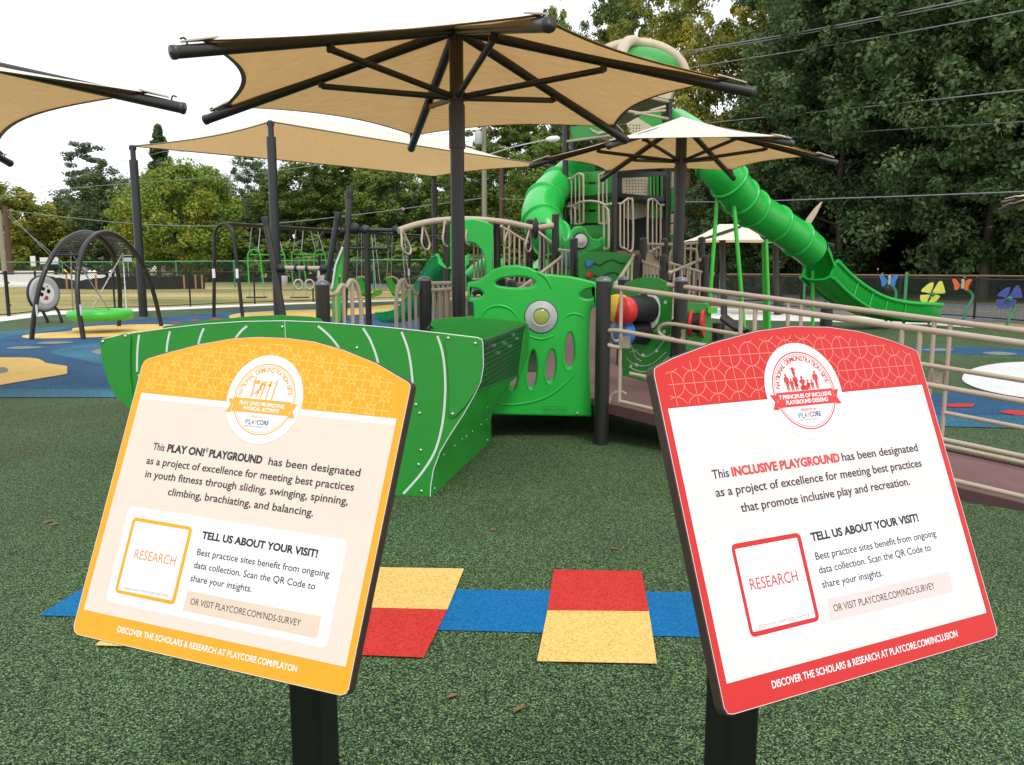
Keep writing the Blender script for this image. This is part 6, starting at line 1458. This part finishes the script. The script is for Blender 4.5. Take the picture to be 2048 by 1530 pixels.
def tree(key, label, x, y, s=1.0, rot=0.0, sx=1.0, group=None, cat='tree', name=None):
    cm, tm, H = TREES[key]
    root = thing(name or {'oak': 'oak_tree', 'oak_tall': 'oak_tree', 'oak_low': 'oak_tree', 'gold': 'golden_tree', 'golden_low': 'golden_tree', 'maple': 'maple_tree', 'green': 'broadleaf_tree', 'green_tall': 'broadleaf_tree', 'round': 'broadleaf_tree', 'pine': 'pine_tree', 'cedar': 'cedar_tree', 'shrub': 'shrub', 'shrub_green': 'shrub'}[key], label, cat, (x, y, 0), group)
    root.rotation_euler = (0, 0, rot); root.scale = (s * sx, s * sx, s)
    for nm, me in (('crown', cm), ('trunk', tm)):
        ob = bpy.data.objects.new(nm, me); COL.objects.link(ob); ob.parent = root
    return root
def tree_px(key, label, px, ytop, Y, wpx, rot=0.0, group=None):
    """height from the photo's treetop row, width from its spread"""
    top = P(px, ytop, Y).z; H = TREES[key][2]; s = top / H
    Rc = {'maple': 6.2, 'round': 5.4, 'pine': 4.6, 'cedar': 3.4, 'golden_low': 4.6, 'green': 5.2, 'green_tall': 5.2, 'oak': 4.7, 'oak_tall': 4.9, 'oak_low': 4.2, 'gold': 4.6}[key]
    sx = (wpx * Y / 1600) / (2 * Rc * s); return tree(key, label, (px - 1024) * Y / 1600, Y, s, rot, sx, group)
tree_px('golden_low', 'golden olive tree at the far left edge by the brown pole', 40, 372, 98, 210, .4)
tree_px('golden_low', 'small yellowing tree between the far left tree and the dark round one', 120, 425, 108, 110, 2.0)
tree_px('round', 'dark bushy green tree growing at the very left edge behind the golden tree', -35, 330, 112, 120, 1.0)
tree_px('pine', 'thin sparse pine rising pale against the sky at left', 195, 298, 122, 150, .8)
tree_px('round', 'dark grey-green rounded tree behind the arch swing', 222, 338, 106, 190, 1.3)
tree_px('cedar', 'dark pointed cedar rising behind the left shade post', 340, 252, 118, 110, .3)
tree_px('maple', 'broad maple turning yellow and orange behind the first hoop frame', 368, 332, 92, 260, .9)
tree_px('oak', 'dark tall tree left of the second sail post', 520, 300, 116, 130, 2.2)
tree_px('green', 'fresh green tree just behind the companion swings', 610, 320, 108, 190, .5)
tree_px('round', 'low dark tree filling the gap between maple and fresh green tree', 480, 420, 104, 120, 3.0)
labs = ['yellow-green tall tree standing left of the umbrella pole', 'tall leafy tree under the middle of the shade sail', 'tall leafy tree straight behind the umbrella pole', 'tall leafy tree beside the pale utility pole', 'tall leafy tree behind the street lamp', 'tall leafy tree behind the left tower post', 'tall leafy tree behind the tower']
for i, (k_, px, yt, Y, w_) in enumerate((('green_tall', 690, 300, 104, 170), ('green', 770, 320, 96, 170), ('oak', 850, 290, 100, 180), ('green_tall', 930, 275, 92, 170), ('green_tall', 1030, 225, 84, 190), ('green', 1090, 262, 74, 170), ('oak_tall', 1180, 55, 76, 200))): tree_px(k_, labs[i], px, yt, Y, w_, i * 1.1)
for i in range(12):
    px = 150 + i * 88; Y = 138 - (i % 3) * 5; tree_px(('green', 'round', 'green_tall')[i % 3], 'green tree in the far row closing the view on the left', px, (390, 370, 345, 330)[i % 4], Y, 150, i * 1.7, 'far tree row')
rng = random.Random(5)
# understorey along the far side of the road, left centre
for i in range(16):
    px = 420 + i * 58; Y = 100 - i * 2.6; x = (px - 1024) * Y / 1600
    tree('shrub_green' if i % 3 else 'shrub', 'green roadside shrub under the far trees left of the tower', x, Y, 1.2 + rng.random() * .5, rng.random() * 6, 1.5, 'roadside shrubs', 'shrub')
# the wood on the right: individual leading trees
tree_px('gold', 'golden yellow tree above the tower roof', 1290, -70, 60, 210, .3)
tree_px('gold', 'yellow-orange tree right of the tower roof with its top turning orange', 1395, -50, 56, 220, 1.9)
tree_px('gold', 'yellowing tree under the upper wires between the tower and the dark oaks', 1500, -40, 53, 220, 4.1)
tree_px('oak_low', 'dark bushy tree filling the space below the yellowing trees', 1430, 300, 50, 190, .9)
tree_px('oak_low', 'dark bushy tree behind the hipped canopy ridge', 1530, 290, 49, 200, 2.9)
tree_px('oak_low', 'dark bushy tree right behind the second umbrella pole', 1345, 330, 56, 170, 1.9)
tree_px('green_tall', 'green tree whose top shows between tower roof and central umbrella', 1110, 5, 88, 130, 2.7)
tree_px('green_tall', 'light green tree behind the tower roof', 1225, -40, 70, 170, 1.0)
tree_px('oak_tall', 'dark oak at the left end of the right-hand wood', 1610, -60, 48, 220, .2)
k = 0
for row, (Y0, n) in enumerate(((44, 9), (51, 10), (59, 11), (68, 12))):
    for i in range(n):
        px = (1680, 1650, 1610, 1590)[row] + i * (120 if row == 0 else 112) + rng.uniform(-25, 25); Y = Y0 - max(0, (px - 1500)) * .010 + rng.uniform(-1.5, 1.5)
        x = (px - 1024) * Y / 1600
        if row == 0 and px > 1750: Y -= 2
        tree(['oak', 'oak_tall', 'oak'][k % 3] if row < 2 else 'oak_tall', 'tall dark green tree in the dense wood across the road on the right', x, Y, rng.uniform(.92, 1.15) * (1 + .05 * row), rng.uniform(0, 6.28), rng.uniform(1.0, 1.25), 'trees of the right-hand wood'); k += 1
for i in range(16):
    px = 1370 + i * 62 + rng.uniform(-15, 15); Y = 56 - i * .8 + rng.uniform(-2, 2); x = (px - 1024) * Y / 1600
    tree('oak_low', 'low dark tree in the shade under the right-hand wood', x, Y + 5, rng.uniform(.5, .85), rng.uniform(0, 6.28), 1.2, 'understorey of the right-hand wood')
